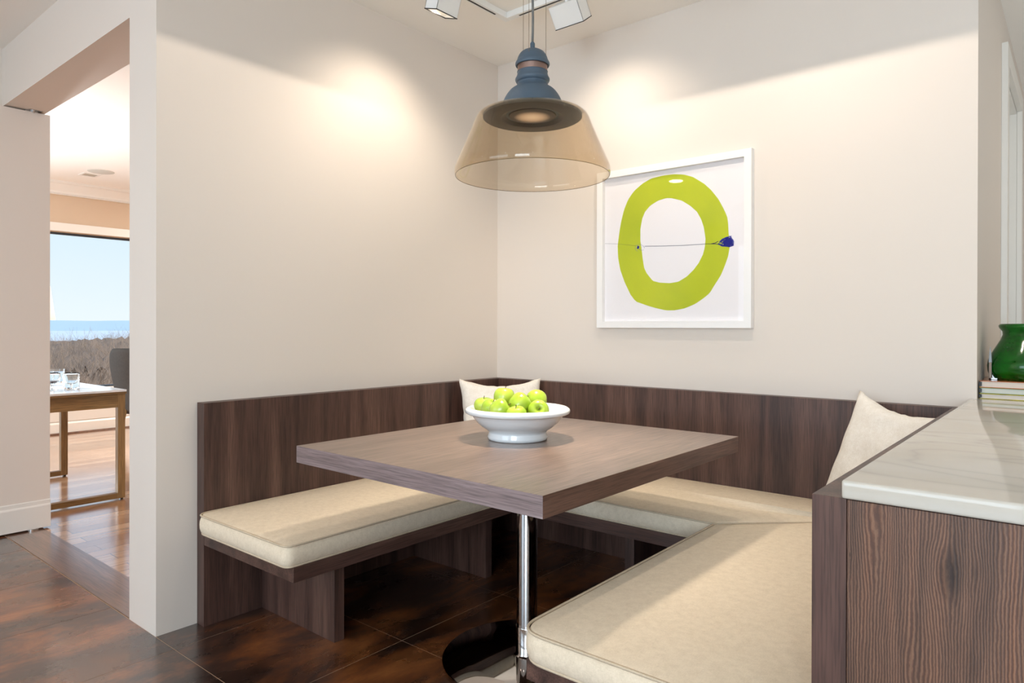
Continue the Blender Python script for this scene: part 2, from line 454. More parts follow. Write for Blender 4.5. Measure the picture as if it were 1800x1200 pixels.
def window(name, axis, c, a0, a1, z0, z1, fw_=.05, mull=(), panes=True, mt=None, dark=False):
    """frame in plane axis=c from a0..a1; child panes"""
    mt = mt or m_trim
    bm = bmesh.new()
    def bx(p0, p1, q0, q1):
        if axis == 'y': box(bm, p0, p1, c - .03, c + .03, q0, q1)
        else: box(bm, c - .03, c + .03, p0, p1, q0, q1)
    bx(a0, a0 + fw_, z0, z1); bx(a1 - fw_, a1, z0, z1); bx(a0, a1, z0, z0 + fw_); bx(a0, a1, z1 - fw_, z1)
    for q in mull: bx(q - fw_ / 2, q + fw_ / 2, z0, z1)
    o = struct(name, bm, mt)
    bm = bmesh.new()
    if axis == 'y': box(bm, a0, a1, c - .003, c + .003, z0, z1)
    else: box(bm, c - .003, c + .003, a0, a1, z0, z1)
    obj('window_pane', bm, m_pane, o)
    return o


window('window_1', 'y', -7.05, -1.3, 1.7, .65, 2.45, mull=(.2,))
window('window_2', 'y', -7.05, 2.65, 5.15, .65, 2.45, mull=(3.9,))
# dining room window wall, x = -5.81
XW = -5.81
bm = bmesh.new()
ops = ((-4.85, -1.95), (-1.45, 2.4))
zs, zt_ = .485, 2.19
box(bm, XW - .16, XW, -6.2, 3.2, -.02, zs); box(bm, XW - .16, XW, -6.2, 3.2, zt_, H)
box(bm, XW - .16, XW, -6.2, -4.85, zs, zt_); box(bm, XW - .16, XW, -1.95, -1.45, zs, zt_); box(bm, XW - .16, XW, 2.4, 3.2, zs, zt_)
struct('wall_window_side', bm, m_tan)
struct('wall_dining_south', B(-5.97, -2.1, -6.3, -6.2, -.02, H), m_wall)
m_dark = mat('dark_blue_window_frame', lin(54, 66, 78), .4)
window('window_3', 'x', XW - .10, -1.45, 2.4, zs, zt_, fw_=.018, mt=m_dark)
window('window_4', 'x', XW - .10, -4.85, -1.95, zs, zt_, fw_=.018, mt=m_dark)  # hidden window added to hold the dining fill lamp
# white head board, sill board, dado and baseboard under the windows
struct('trim_1', B(XW, XW + .022, -6.2, 3.2, 2.195, 2.287, bev=.003), m_trim)
struct('trim_2', B(XW, XW + .035, -6.2, 3.2, .455, .487, bev=.004), m_trim)
struct('trim_3', B(XW, XW + .012, -6.2, 3.2, .14, .455), m_trim)
bm = bmesh.new(); prism(bm, [(XW, 2.60), (XW + .03, 2.60), (XW + .035, 2.625), (XW + .10, 2.69), (XW + .12, 2.70), (XW + .12, H), (XW, H)], -6.2, 3.2, 'y')
struct('trim_4', bm, m_trim)
struct('trim_5', B(XW, XW + .034, -6.2, 3.2, 2.588, 2.597), m_trim)
bm = bmesh.new(); prism(bm, [(XW, 0), (XW + .0165, 0), (XW + .0165, .112), (XW + .0135, .117), (XW, .14)], -6.2, 3.2, 'y')
struct('baseboard_dining', bm, m_trim)
struct('trim_6', B(XW + .02, XW + .036, -6.2, 3.2, .0015, .02, bev=.004), m_thresh)

# pivoting door leaf, open at a right angle in the opening
dr = struct('door_1', B(-1.975, -1.93, -3.0, -1.741, .012, 2.393, bev=.0015), m_wall)
bm = bmesh.new()
prism(bm, [(-1.93, .012), (-1.917, .012), (-1.917, .135), (-1.919, .14), (-1.924, .146), (-1.924, .165), (-1.93, .17)], -3.0, -1.741, 'y')
obj('door_baseboard', bm, m_trim, dr)
bm = bmesh.new(); box(bm, -1.965, -1.94, -1.86, -1.80, 2.393, 2.402); lathe(bm, [(0, 0), (.009, 0), (.009, .012), (0, .012)], (-1.935, -1.825, 2.388), 16)
box(bm, -1.955, -1.905, -1.845, -1.785, 2.3995, 2.4025)
obj('door_pivot', bm, m_steel, dr, label='steel top pivot plate')
bm = bmesh.new(); lathe(bm, [(0, 0), (.012, 0), (.012, .008), (.006, .012), (0, .012)], (-1.925, -1.835, .0031), 16); box(bm, -1.96, -1.925, -1.85, -1.8, .0031, .010)
obj('door_pivot', bm, m_steel, dr, label='steel floor pivot')

# hall doorway casing
bm = bmesh.new(); yc0, yc1 = .95, 2.04; x0, x1 = W, W + .026
box(bm, x0, x1, yc0, 1.03, -.0, 2.54, bev=.002); box(bm, x0, x1, 1.95, yc1, 0, 2.54, bev=.002); box(bm, x0, x1, 1.03, 1.95, 2.45, 2.54, bev=.002)
struct('trim_7', bm, m_trim)
bm = bmesh.new(); box(bm, W - .14, W, 1.028, 1.045, 0, 2.45); box(bm, W - .14, W, 1.935, 1.952, 0, 2.45); box(bm, W - .14, W, 1.045, 1.935, 2.435, 2.452)
struct('trim_8', bm, m_trim)
struct('door_2', B(W - .13, W - .095, 1.045, 1.935, .006, 2.434), m_trim)
struct('baseboard_hall', B(W, W + .014, .16, .95, 0, .14), m_trim)

# ------------------------------------------------------------------ corner banquette
XR0, XR1 = 2.308, 2.3655       # partition panel
YL = -1.803                    # near end of the left panel
YR = -1.789                    # near end of the partition
tp = .057
ban = thing('corner_bench', 'built-in dark walnut U-shaped corner bench with high back panels around the table', 'bench', (.3, -.3, 0))
obj('back_panel', B(.0015, tp, YL, -.0015, 0, ZP, bev=.0012), m_wz, ban)
bm = bmesh.new(); box(bm, tp, 1.1900, -tp, -.0015, 0, ZP, bev=.0012)
obj('back_panel', bm, m_wz, ban)
obj('back_panel', B(1.1915, XR0, -tp, -.0015, 0, ZP, bev=.0012), m_wz, ban)
obj('partition_panel', B(XR0, XR1, YR, -.0015, 0, ZP, bev=.0012), m_wz, ban)
XF, YF, XRF = .674, -.660, 1.650
zb0, zb1 = .319, .371
obj('seat_board', B(tp, XF, YL + .001, YF - .0, zb0, zb1, bev=.0012), m_wy, ban)
obj('seat_board', B(tp, XR0, YF, -tp, zb0, zb1, bev=.0012), m_wx, ban)
obj('seat_board', B(XRF, XR0, YR + .001, YF, zb0, zb1, bev=.0012), m_wy, ban)
for a in ((tp, .557, -1.556, -1.512), (tp, .549, -.710, -.668), (1.77, XR0, -1.556, -1.512)):
    obj('leg_panel', B(*a, 0, zb0, bev=.001), m_wz, ban)
obj('leg_panel', B(1.19, 1.234, -.54, -tp, 0, zb0, bev=.001), m_wz, ban)


def cushion(name, label, poly, rad, z0, z1, crown, sides_round=.012, seamy=None):
    """boxed seat cushion; poly CCW plan outline"""
    t = thing(name, label, 'cushion', (sum(p[0] for p in poly) / len(poly), sum(p[1] for p in poly) / len(poly), z0), 'beige box cushions on the bench')
    ol = densify(rounded(poly, rad, 8), .03); n = len(ol)
    cx = sum(p.x for p in ol) / n; cy = sum(p.y for p in ol) / n
    nrm = []
    for i in range(n):
        d = (ol[(i + 1) % n] - ol[i - 1]).normalized(); nrm.append(Vector((d.y, -d.x)))
    def off(d_): return [ol[i] + nrm[i] * d_ for i in range(n)]
    bm = bmesh.new(); rings = []
    def ring(pl, z): rings.append([bm.verts.new((p.x, p.y, z)) for p in pl])
    h = z1 - z0
    for k_ in range(0, 7):
        u = k_ / 6; bul = .006 * sin(pi * u); ring(off(-.006 + .006 * min(1, 4 * u, 4 * (1 - u)) + bul), z0 + h * u)
    c = Vector((cx, cy))
    # medial shrink: keep far-from-edge shape by interpolating towards a chord axis
    A = sorted(poly, key=lambda p: p[0]); 
    xs_ = [p[0] for p in poly]; ys_ = [p[1] for p in poly]
    long_x = (max(xs_) - min(xs_)) > (max(ys_) - min(ys_))
    hw = (max(ys_) - min(ys_)) / 2 if long_x else (max(xs_) - min(xs_)) / 2
    def axis_pt(p):
        if long_x: return Vector((min(max(p.x, min(xs_) + hw), max(xs_) - hw), (max(ys_) + min(ys_)) / 2))
        return Vector(((max(xs_) + min(xs_)) / 2, min(max(p.y, min(ys_) + hw), max(ys_) - hw)))
    for s_ in (.03, .10, .22, .42, .65, .80):
        pl = [p.lerp(axis_pt(p), s_) for p in ol]; ring(pl, z1 + crown * (1 - (1 - s_) ** 3))
    for a, b in zip(rings, rings[1:]):
        for i in range(n): bm.faces.new((a[i], a[(i + 1) % n], b[(i + 1) % n], b[i]))
    bm.faces.new(rings[-1])
    bm.faces.new([v for v in rings[0]][::-1])
    obj('cushion_body', bm, m_cush, t, smooth=True)
    pb = bmesh.new(); tube(pb, [(p.x, p.y, z1 - .001) for p in off(.001)], .0035, 6, closed=True)
    obj('piping', pb, m_pipe, t, smooth=True)
    pb = bmesh.new(); tube(pb, [(p.x, p.y, z0 + .004) for p in off(-.004)], .0035, 6, closed=True)
    obj('piping', pb, m_pipe, t, smooth=True)
    return t


zc0, zc1 = .3715, .447
g2 = .004
cushion('seat_cushion', 'long beige linen box cushion on the left bench run, against the left wall panel', [(tp + .004, -1.832), (XF + .006, -1.832), (XF + .006, YF - .012), (tp + .004, -tp - .02)], [.05, .035, .01, .01], zc0, zc1, .010)
cushion('seat_cushion', 'beige linen box cushion along the back wall under the framed print', [(tp + .012, -tp - .004), (XF + .006 + g2, YF - .008 + g2), (XRF - .006 - g2, YF - .008 + g2), (XR0 - .012, -tp - .004)], [.01, .01, .01, .01], zc0, zc1, .010)
cushion('seat_cushion', 'large beige linen box cushion nearest the camera, beside the walnut partition', [(XRF - .008, -1.812), (XR0 - .003, -1.812), (XR0 - .003, -tp - .022), (XRF - .008, YF - .012)], [.075, .03, .01, .01], zc0, zc1, .010)


def pillow(name, label, c, u, v, wd_, ht, thick, seed=1):
    t = thing(name, label, 'pillow', tuple(c), 'cream throw pillows on the bench')
    u = Vector(u).normalized(); v = Vector(v); v = (v - u * v.dot(u)).normalized(); n_ = u.cross(v)
    bm = bmesh.new(); K = 26; rnd = random.Random(seed)
    G = {}
    ph = [rnd.uniform(0, 6) for _ in range(8)]
    for s in (1, -1):
        for i in range(K + 1):
            for j in range(K + 1):
                a = -1 + 2 * i / K; b = -1 + 2 * j / K
                edge = abs(a) > .999 or abs(b) > .999
                # edges pulled inwards between the corners
                pa = a * (1 - .10 * (1 - b * b) ** 1.3 * abs(a) ** 2); pb_ = b * (1 - .20 * (1 - a * a) ** 1.1 * abs(b) ** 2)
                hgt = .035 + .965 * ((1 - a * a) * (1 - b * b)) ** .42; hgt = hgt if not edge else .035
                wr = .006 * sin(7 * a + ph[0]) * sin(5 * b + ph[1]) + .003 * sin(17 * a + 3 * b + ph[2]) * (abs(a * b)) + .004 * sin(11 * b + ph[3])
                rip = .0016 * sin(17 * b + ph[4] + 2 * sin(5 * b)) * (abs(a) > .95) + .0016 * sin(19 * a + ph[5] + 2 * sin(6 * a)) * (abs(b) > .95)
                P = u * ((pa * wd_ / 2) + (rip if abs(a) > .95 else 0)) + v * ((pb_ * ht / 2) + (rip if abs(b) > .95 else 0)) + n_ * (s * (thick / 2 * hgt + wr * hgt))
                G[(s, i, j)] = bm.verts.new(P + Vector(c))
    for s in (1, -1):
        for i in range(K):
            for j in range(K):
                q = [G[(s, i, j)], G[(s, i + 1, j)], G[(s, i + 1, j + 1)], G[(s, i, j + 1)]]
                bm.faces.new(q if s == 1 else q[::-1])
    rim = [(i, 0) for i in range(K)] + [(K, j) for j in range(K)] + [(K - i, K) for i in range(K)] + [(0, K - j) for j in range(K)]
    for q in range(len(rim)):
        a_, b_ = rim[q], rim[(q + 1) % len(rim)]; bm.faces.new((G[(1,) + a_], G[(1,) + b_], G[(-1,) + b_], G[(-1,) + a_]))
    obj('pillow_cover', bm, m_pil, t, smooth=True)
    pts = [G_ for G_ in []]
    return t


pillow('throw_pillow', 'square cream throw pillow standing in the bench corner behind the fruit bowl', (.275, -.285, .680), (1, 1, .01), (-.16, .16, 1), .445, .43, .13, 3)
pillow('throw_pillow', 'cream woven throw pillow leaning between back panel and partition at the right end', (2.115, -.235, .672), (.30, -.17, -.045), (.055, .13, .42), .415, .47, .13, 5)

# ------------------------------------------------------------------ pedestal table
th = radians(-.58)
TC = Vector((1.1771, -1.1909, 0)); ZT = .7692; TT = .0567; TA, TB = 1.0504, 1.1764
tab = thing('pedestal_table', 'square walnut-topped table on a chrome pedestal in the middle of the nook', 'table', tuple(TC), rotz=th)
bm = B(-TA / 2, TA / 2, -TB / 2, TB / 2, ZT - TT, ZT, bev=.0012)
# tabletop keeps separate edge materials for grain direction and a painted-in window sheen
bm.faces.ensure_lookup_table()
top = obj('tabletop', bm, m_top, tab, world=False)
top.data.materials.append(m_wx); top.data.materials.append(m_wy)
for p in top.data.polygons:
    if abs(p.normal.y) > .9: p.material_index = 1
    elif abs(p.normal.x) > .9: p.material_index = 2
m_edge_x_sheen = wood('walnut_edge_painted_sheen', lin(122, 106, 106), lin(144, 127, 127), lin(162, 147, 147), 'x', .4, band=16)  # pale lavender base colour stands in for window light reflected on this edge
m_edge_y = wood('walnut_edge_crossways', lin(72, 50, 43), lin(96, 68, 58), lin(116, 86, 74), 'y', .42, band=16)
top.data.materials[1] = m_edge_x_sheen; top.data.materials[2] = m_edge_y
bm = bmesh.new(); lathe(bm, [(0, .10), (.0365, .10), (.0365, ZT - TT - .012), (0, ZT - TT - .012)], (0, 0, 0), 64)
obj('pedestal_pole', bm, m_chrome, tab, world=False, autosmooth=40)
bm = bmesh.new(); lathe(bm, [(0, .018), (.046, .018), (.040, .022), (.0385, .03), (.0385, .117), (.0375, .119), (0, .119)], (0, 0, 0), 64)
obj('pole_collar', bm, m_chrome, tab, world=False, autosmooth=40)
bm = bmesh.new(); lathe(bm, [(0, .001), (.290, .001), (.297, .004), (.298, .010), (.294, .0135), (.2, .016), (.06, .019), (0, .019)], (0, 0, 0), 96)
obj('pedestal_base', bm, m_chrome, tab, world=False, autosmooth=50)
bm = bmesh.new(); box(bm, -.2, .2, -.2, .2, ZT - TT - .012, ZT - TT)
obj('mounting_plate', bm, m_black, tab, world=False)

# ------------------------------------------------------------------ bowl of apples
BC = Vector((1.123, -1.179, ZT))
prof = [(0, 0.0), (.100, 0.0), (.106, .002), (.108, .012), (.103, .024), (.104, .030), (.112, .036), (.128, .046), (.146, .062), (.158, .078), (.166, .090), (.171, .094),
        (.180, .092), (.187, .096), (.189, .103), (.186, .110), (.178, .1145), (.168, .114), (.160, .106), (.150, .088), (.132, .062), (.108, .040), (.07, .027), (0, .023)]
bw = obj('fruit_bowl', lathe(bmesh.new(), prof, (0, 0, 0), 96), m_ceramic, autosmooth=70)
bw.location = BC
tag(bw, 'wide white ceramic footed bowl holding green apples on the table', 'bowl')

ap_prof = [(0, -.027), (.005, -.029), (.011, -.0335), (.017, -.0345), (.024, -.0315), (.0315, -.0235), (.0362, -.012), (.0382, .001), (.0378, .012), (.0345, .022), (.028, .0300), (.020, .0335), (.012, .032), (.006, .026), (0, .021)]


def smooth_prof(pr, k_=3):
    out_ = []; n = len(pr)
    for i in range(n - 1):
        p0 = pr[max(i - 1, 0)]; p1 = pr[i]; p2 = pr[i + 1]; p3 = pr[min(i + 2, n - 1)]
        for j in range(k_):
            t = j / k_
            f = lambda a, b, c, d: .5 * ((2 * b) + (-a + c) * t + (2 * a - 5 * b + 4 * c - d) * t * t + (-a + 3 * b - 3 * c + d) * t ** 3)
            out_.append((max(0, f(p0[0], p1[0], p2[0], p3[0])), f(p0[1], p1[1], p2[1], p3[1])))
    out_[0] = (0, pr[0][1]); out_.append((0, pr[-1][1])); return out_


a0 = thing('apple', 'x', 'apple', (0, 0, 0), 'green apples in the white bowl')
bm = lathe(bmesh.new(), smooth_prof(ap_prof), (0, 0, 0), 40)
for v in bm.verts:
    an = math.atan2(v.co.y, v.co.x); k_ = 1 + .009 * cos(5 * an) * (.5 - v.co.z / .07); v.co.x *= k_; v.co.y *= k_
obj('apple_flesh', bm, m_apple, a0, smooth=True)
bm = bmesh.new(); tube(bm, [(0, 0, .019), (.001, 0, .03), (.004, .001, .043)], [.0014, .0012, .0017], 6)
obj('stem', bm, m_stem, a0, smooth=True)
APPLES = [(-0.0626, -0.0018, 0.9125, -12, 20, 1.0, 'green apple with upright stem, topmost and at the back of the bowl'),
          (0.0277, -0.0209, 0.8977, 50, 150, 1.03, 'large green apple at the front centre of the heap'),
          (0.0334, 0.0673, 0.9029, 40, 215, 1.0, 'green apple at upper right, its stem slanting across it'),
          (-0.128, -0.0387, 0.8777, 5, 0, 0.95, 'leftmost green apple in the bowl'),
          (-0.0629, -0.0713, 0.8771, 20, 80, 0.95, 'green apple just right of the leftmost one'),
          (0.0036, -0.1001, 0.8825, 60, 130, 0.98, 'green apple in front at left centre with its stem turned to the right'),
          (0.0977, -0.0049, 0.8775, 70, 40, 0.98, 'lowest right green apple with its stem hollow facing front'),
          (0.0744, -0.0966, 0.8659, 10, 0, 0.95, 'green apple low in front centre, mostly behind the bowl rim'),
          (-0.0901, 0.0766, 0.8697, -20, 30, 0.95, 'green apple tucked behind the front centre one'),
          (0.0568, 0.0356, 0.83, 0, 360, 0.95, 'green apple at the bottom of the bowl under the others'),
          (-0.0064, 0.0714, 0.834, 0, 400, 0.95, 'green apple at the bottom of the bowl under the others'),
          (-0.0637, 0.0216, 0.83, 0, 440, 0.95, 'green apple at the bottom of the bowl under the others'),
          (-0.0198, -0.0363, 0.83, 0, 480, 0.95, 'green apple at the bottom of the bowl under the others'),
          (0.053, -0.0371, 0.83, 0, 520, 0.95, 'green apple at the bottom of the bowl under the others')]
for i, (x, y, z, rx, rz, sc_, lb) in enumerate(APPLES):
    if i == 0: r = a0
    else:
        r = a0.copy(); COL.objects.link(r)
        for ch in a0.children:
            c = ch.copy(); COL.objects.link(c); c.parent = r
    r.location = (BC.x + x, BC.y + y, z); r.rotation_euler = (radians(rx), 0, radians(rz)); r.scale = (sc_,) * 3
    r['label'] = lb

# ------------------------------------------------------------------ pendant lamp
PC = (1.1875, -1.1791)
pen = thing('pendant_lamp', 'slate blue pendant lamp with a flared amber glass shade hanging over the table', 'pendant lamp', (PC[0], PC[1], 1.7))
c0 = (PC[0], PC[1], 0)
bm = lathe(bmesh.new(), smooth_prof([(0, 2.152), (.010, 2.151), (.022, 2.148), (.040, 2.138), (.050, 2.124), (.055, 2.110), (.0595, 2.102), (.0605, 2.095), (.058, 2.090), (.052, 2.092), (.048, 2.098), (0, 2.10)], 3), c0, 64)
obj('lamp_cap', bm, m_blue, pen, autosmooth=60)
bm = lathe(bmesh.new(), [(0, 2.175), (.0055, 2.175), (.0085, 2.170), (.0085, 2.150), (0, 2.150)], c0, 20)
obj('cord_gland', bm, m_blue, pen, autosmooth=40)
bm = lathe(bmesh.new(), [(0, 2.100), (.0525, 2.100), (.0525, 2.060), (0, 2.060)], c0, 64)
obj('metal_band', bm, m_copper, pen, autosmooth=40, label='brushed copper-pink metal band')
bm = lathe(bmesh.new(), smooth_prof([(0, 2.07), (.050, 2.07), (.0525, 2.067), (.054, 2.060), (.0565, 2.052), (.0605, 2.045), (.0605, 2.039), (.057, 2.033), (.053, 2.030), (.054, 2.024), (.062, 2.014), (.078, 2.003), (.093, 1.984), (.104, 1.962), (.111, 1.942), (.115, 1.925), (.116, 1.917), (0, 1.917)], 3), c0, 72)
obj('lamp_body', bm, m_blue, pen, autosmooth=60)
# glass shade: thin wall, top lip under the body, flared to an open rim
gp = [(.110, 1.9255), (.150, 1.925), (.178, 1.922), (.192, 1.913), (.201, 1.899), (.212, 1.871), (.228, 1.834), (.246, 1.792), (.262, 1.756), (.271, 1.735), (.2745, 1.720), (.2738, 1.708), (.272, 1.703)]
gs = smooth_prof([(gp[0][0], gp[0][1])] + gp[1:], 4)
gs[0] = gp[0]; gs[-1] = gp[-1]
inner = [(r - .0028, z - .0012) for r, z in gs][::-1]
bm = bmesh.new(); lathe(bm, gs + [(gp[-1][0] - .0014, gp[-1][1] - .0012)] + inner, c0, 96, closed=True)
obj('glass_shade', bm, m_amber, pen, smooth=True, label='flared amber glass shade')
bm = bmesh.new(); tube(bm, [(PC[0] + .2706 * cos(2 * pi * i / 96), PC[1] + .2706 * sin(2 * pi * i / 96), 1.7015) for i in range(96)], .0009, 5, closed=True)
obj('shade_rim', bm, mat('dark_amber_glass_edge', lin(110, 88, 52), .2), pen, smooth=True)
bm = lathe(bmesh.new(), [(.1745, 1.917), (.1745, 1.909), (.172, 1.9075), (.112, 1.9075), (.112, 1.917)], c0, 72, closed=True)
obj('diffuser_plate', bm, m_plate, pen, autosmooth=40, label='dark grey plate inside the glass')
bm = lathe(bmesh.new(), [(.1115, 1.908), (.108, 1.9085), (.074, 1.928), (0, 1.928)], c0, 64)
obj('reflector', bm, m_black, pen, autosmooth=40)
m_lens = mat('prismatic_lens', lin(40, 32, 26), .4, emit=(1.0, .72, .47, 1), estr=.62)
ld = N(m_lens, 'ShaderNodeVectorMath', operation='LENGTH'); L(m_lens, coords(m_lens, (1, 1, 0)), ld.inputs[0])
L(m_lens, ramp(m_lens, ld.outputs['Value'], [(.012, (1, .70, .45, 1)), (.038, (.7, .46, .28, 1)), (.066, (.012, .008, .005, 1))]), m_lens.node_tree.nodes['Principled BSDF'].inputs['Emission Color'])
bm = lathe(bmesh.new(), [(0, 1.9100), (.06, 1.9102), (.082, 1.913), (.086, 1.920), (0, 1.920)], c0, 48)
obj('lamp_lens', bm, m_lens, pen, autosmooth=40)
bm = bmesh.new(); pts = [(PC[0] + .0016 * sin(z_ * 23), PC[1], z_) for z_ in [2.17 + (H - 2.17) * i / 12 for i in range(13)]]; tube(bm, pts, .0042, 8)
obj('cord', bm, mat('grey_fabric_cord', lin(118, 118, 116), .8), pen, smooth=True)
m_wire = mat('steel_wire', lin(120, 98, 78), .4, .6)
for dx in ((-.64, .77), (-.28, -.96), (.96, .28)):
    off_ = R_ * (dx[0] * .050) + Vector((F_.x, F_.y, 0)) * (dx[1] * .050)
    bm = bmesh.new(); tube(bm, [(PC[0] + off_.x, PC[1] + off_.y, 2.10), (PC[0] + off_.x, PC[1] + off_.y, H)], .0008, 5)
    obj('support_wire', bm, m_wire, pen)
bm = lathe(bmesh.new(), [(0, H - .03), (.07, H - .03), (.075, H - .025), (.075, H), (0, H)], c0, 40)
obj('ceiling_canopy', bm, m_white, pen, autosmooth=40)
light('pendant_bulb', 'AREA', (PC[0], PC[1], 1.906), 4.5, (1.0, .86, .70), target=(PC[0], PC[1], 0), shape='DISK', size=.11, spread=radians(80))

# ------------------------------------------------------------------ square track light on the ceiling with rectangular wall washers
trk = thing('track_light', 'square white ceiling track with rectangular spotlight heads aimed at the walls', 'track light', (1.2, -1.2, H))
x0, x1, y0, y1 = .462, 1.94, -1.94, -.470
bm = bmesh.new(); tw = .034; zt0 = H - .03
box(bm, x0, x0 + tw, y0, y1, zt0, H, bev=.002); box(bm, x1 - tw, x1, y0, y1, zt0, H, bev=.002)
box(bm, x0 + tw, x1 - tw, y1 - tw, y1, zt0, H, bev=.002); box(bm, x0 + tw, x1 - tw, y0, y0 + tw, zt0, H, bev=.002)
obj('track_frame', bm, m_white, trk)
bm = bmesh.new()
box(bm, x0 + .012, x0 + .021, y0 + .1, y1 - .10, zt0 - .0012, zt0 + .004); box(bm, x0 + .10, x1 - .1, y1 - .021, y1 - .012, zt0 - .0012, zt0 + .004)
obj('track_slot', bm, m_black, trk)
m_glow = mat('lit_spot_reflector', lin(250, 240, 225), .5, emit=(1.0, .85, .66, 1), estr=1.3)


def head(loc, out_dir, power, hl=.127, tilt=radians(18), beam='spot'):
    """loc: centre of the front opening; out_dir: horizontal unit vector to the wall; light leaves along down+out."""
    o_ = Vector(out_dir); a = Vector((-o_.y, o_.x, 0))     # a: long direction
    fwd = (Vector((0, 0, -1)) * cos(tilt) + o_ * sin(tilt)).normalized()
    s = a.cross(fwd).normalized()
    M = Matrix((a, s, -fwd)).transposed().to_4x4(); M.translation = Vector(loc)
    hw_, dp = .040, .095; t_ = .0025
    bm = bmesh.new(); b2 = bmesh.new()
    box(b2, -hl / 2, hl / 2, -hw_, -hw_ + t_, 0, dp); box(b2, -hl / 2, hl / 2, hw_ - t_, hw_, 0, dp)
    box(b2, -hl / 2, -hl / 2 + t_, -hw_, hw_, 0, dp); box(b2, hl / 2 - t_, hl / 2, -hw_, hw_, 0, dp); box(b2, -hl / 2, hl / 2, -hw_, hw_, dp, dp + t_)
    join(bm, b2, M); hd = obj('spotlight_head', bm, m_white, trk)
    b2 = bmesh.new(); e_ = .0035
    box(b2, -hl / 2 - .001, hl / 2 + .001, -hw_ - .001, -hw_ + e_, -.0035, .0); box(b2, -hl / 2 - .001, hl / 2 + .001, hw_ - e_, hw_ + .001, -.0035, .0)
    box(b2, -hl / 2 - .001, -hl / 2 + e_, -hw_, hw_, -.0035, .0); box(b2, hl / 2 - e_, hl / 2 + .001, -hw_, hw_, -.0035, .0)
    bm = bmesh.new(); join(bm, b2, M); obj('black_rim', bm, m_black, hd)
    b2 = bmesh.new(); box(b2, -hl / 2 + .006, hl / 2 - .006, -hw_ + .006, hw_ - .006, .0265, .029); bm = bmesh.new(); join(bm, b2, M)
    obj('lit_reflector', bm, m_glow, hd)
    bm = bmesh.new(); top_ = M @ Vector((0, 0, dp)); tube(bm, [M @ Vector((0, 0, dp - .01)), top_, Vector((top_.x, top_.y, H))], .007, 10)
    obj('swivel_joint', bm, m_white, hd)
    if beam == 'spot':
        l = light('wall_washer_bulb', 'SPOT', loc, power, (1.0, .86, .70), spot_size=radians(112), spot_blend=.95, shadow_soft_size=.02)
        f2 = (Vector((0, 0, -1)) * cos(radians(34)) + o_ * sin(radians(34)))
        l.location = M @ Vector((0, 0, .012)); l.rotation_euler = f2.to_track_quat('-Z', 'Y').to_euler()
    else:
        l = light('wall_washer_bulb', 'SPOT', loc, power, (1.0, .87, .73), spot_size=radians(124), spot_blend=.45, shadow_soft_size=.001)
        fwd = Vector((0, 0, -1)) * cos(radians(33)) + o_ * sin(radians(33))
        l.location = M @ Vector((0, 0, .0155)); l.rotation_euler = fwd.to_track_quat('-Z', 'Y').to_euler()


head((.477, -.935, 2.57), (-1, 0, 0), 18)
head((.862, -.458, 2.582), (0, 1, 0), 13, hl=.155, tilt=radians(36))
head((1.75, -.90, 2.57), (0, 1, 0), 27, tilt=radians(8.5), beam='wash')
head((.92, -1.50, 2.57), (-1, 0, 0), 17, tilt=radians(8.5), beam='wash')


# ------------------------------------------------------------------ framed print
m_paper = mat('white_print_paper', lin(238, 235, 238), .8)
m_lime = mat('lime_green_ink', lin(178, 190, 14), .7); lg = noise(m_lime, coords(m_lime, (2, 1, 2)), 1.6, 2, .5); base(m_lime, ramp(m_lime, lg, [(.35, lin(172, 186, 12)), (.65, lin(188, 198, 26))]))
m_ink = mat('blue_ballpoint_ink', lin(22, 34, 150), .6); m_pen = mat('dark_pen_line', lin(40, 40, 70), .7)
m_frame = mat('white_picture_frame', lin(240, 239, 238), .35)
FX0, FX1, FZ0, FZ1 = .722, 1.539, 1.168, 1.977
pic = thing('framed_print', 'white framed print of a lime green ring with blue scribble on the back wall', 'picture', (1.13, 0, 1.57))
bm = bmesh.new(); fw2 = .034; yf, yb = -.036, -.001
A_ = [(FX0, FZ0), (FX1, FZ0), (FX1, FZ1), (FX0, FZ1)]; I_ = [(FX0 + fw2, FZ0 + fw2), (FX1 - fw2, FZ0 + fw2), (FX1 - fw2, FZ1 - fw2), (FX0 + fw2, FZ1 - fw2)]
vo = [[bm.verts.new((x, y, z)) for x, z in P] for P in (A_, I_) for y in (yf, yb)]
for i in range(4):
    j = (i + 1) % 4
    bm.faces.new((vo[0][i], vo[0][j], vo[2][j], vo[2][i])); bm.faces.new((vo[1][i], vo[1][j], vo[3][j], vo[3][i]))
    bm.faces.new((vo[0][i], vo[0][j], vo[1][j], vo[1][i])); bm.faces.new((vo[2][i], vo[2][j], vo[3][j], vo[3][i]))
obj('picture_frame', bm, m_frame, pic)
pr_ = obj('print_sheet', B(FX0 + .012, FX1 - .012, -.010, -.004, FZ0 + .012, FZ1 - .012), m_paper, pic)
OUT = [(0.833, 1.591), (0.843, 1.661), (0.853, 1.713), (0.87, 1.773), (0.893, 1.822), (0.927, 1.862), (0.976, 1.894), (1.024, 1.913), (1.089, 1.919), (1.144, 1.918), (1.198, 1.909), (1.246, 1.891), (1.303, 1.851), (1.337, 1.818), (1.374, 1.77), (1.399, 1.723), (1.416, 1.686), (1.421, 1.658), (1.424, 1.603), (1.43, 1.547), (1.422, 1.5), (1.408, 1.462), (1.388, 1.415), (1.346, 1.353), (1.334, 1.333), (1.304, 1.31), (1.261, 1.283), (1.209, 1.263), (1.155, 1.254), (1.11, 1.254), (1.054, 1.266), (1.007, 1.279), (0.939, 1.302), (0.909, 1.338), (0.874, 1.404), (0.849, 1.467), (0.836, 1.529)]
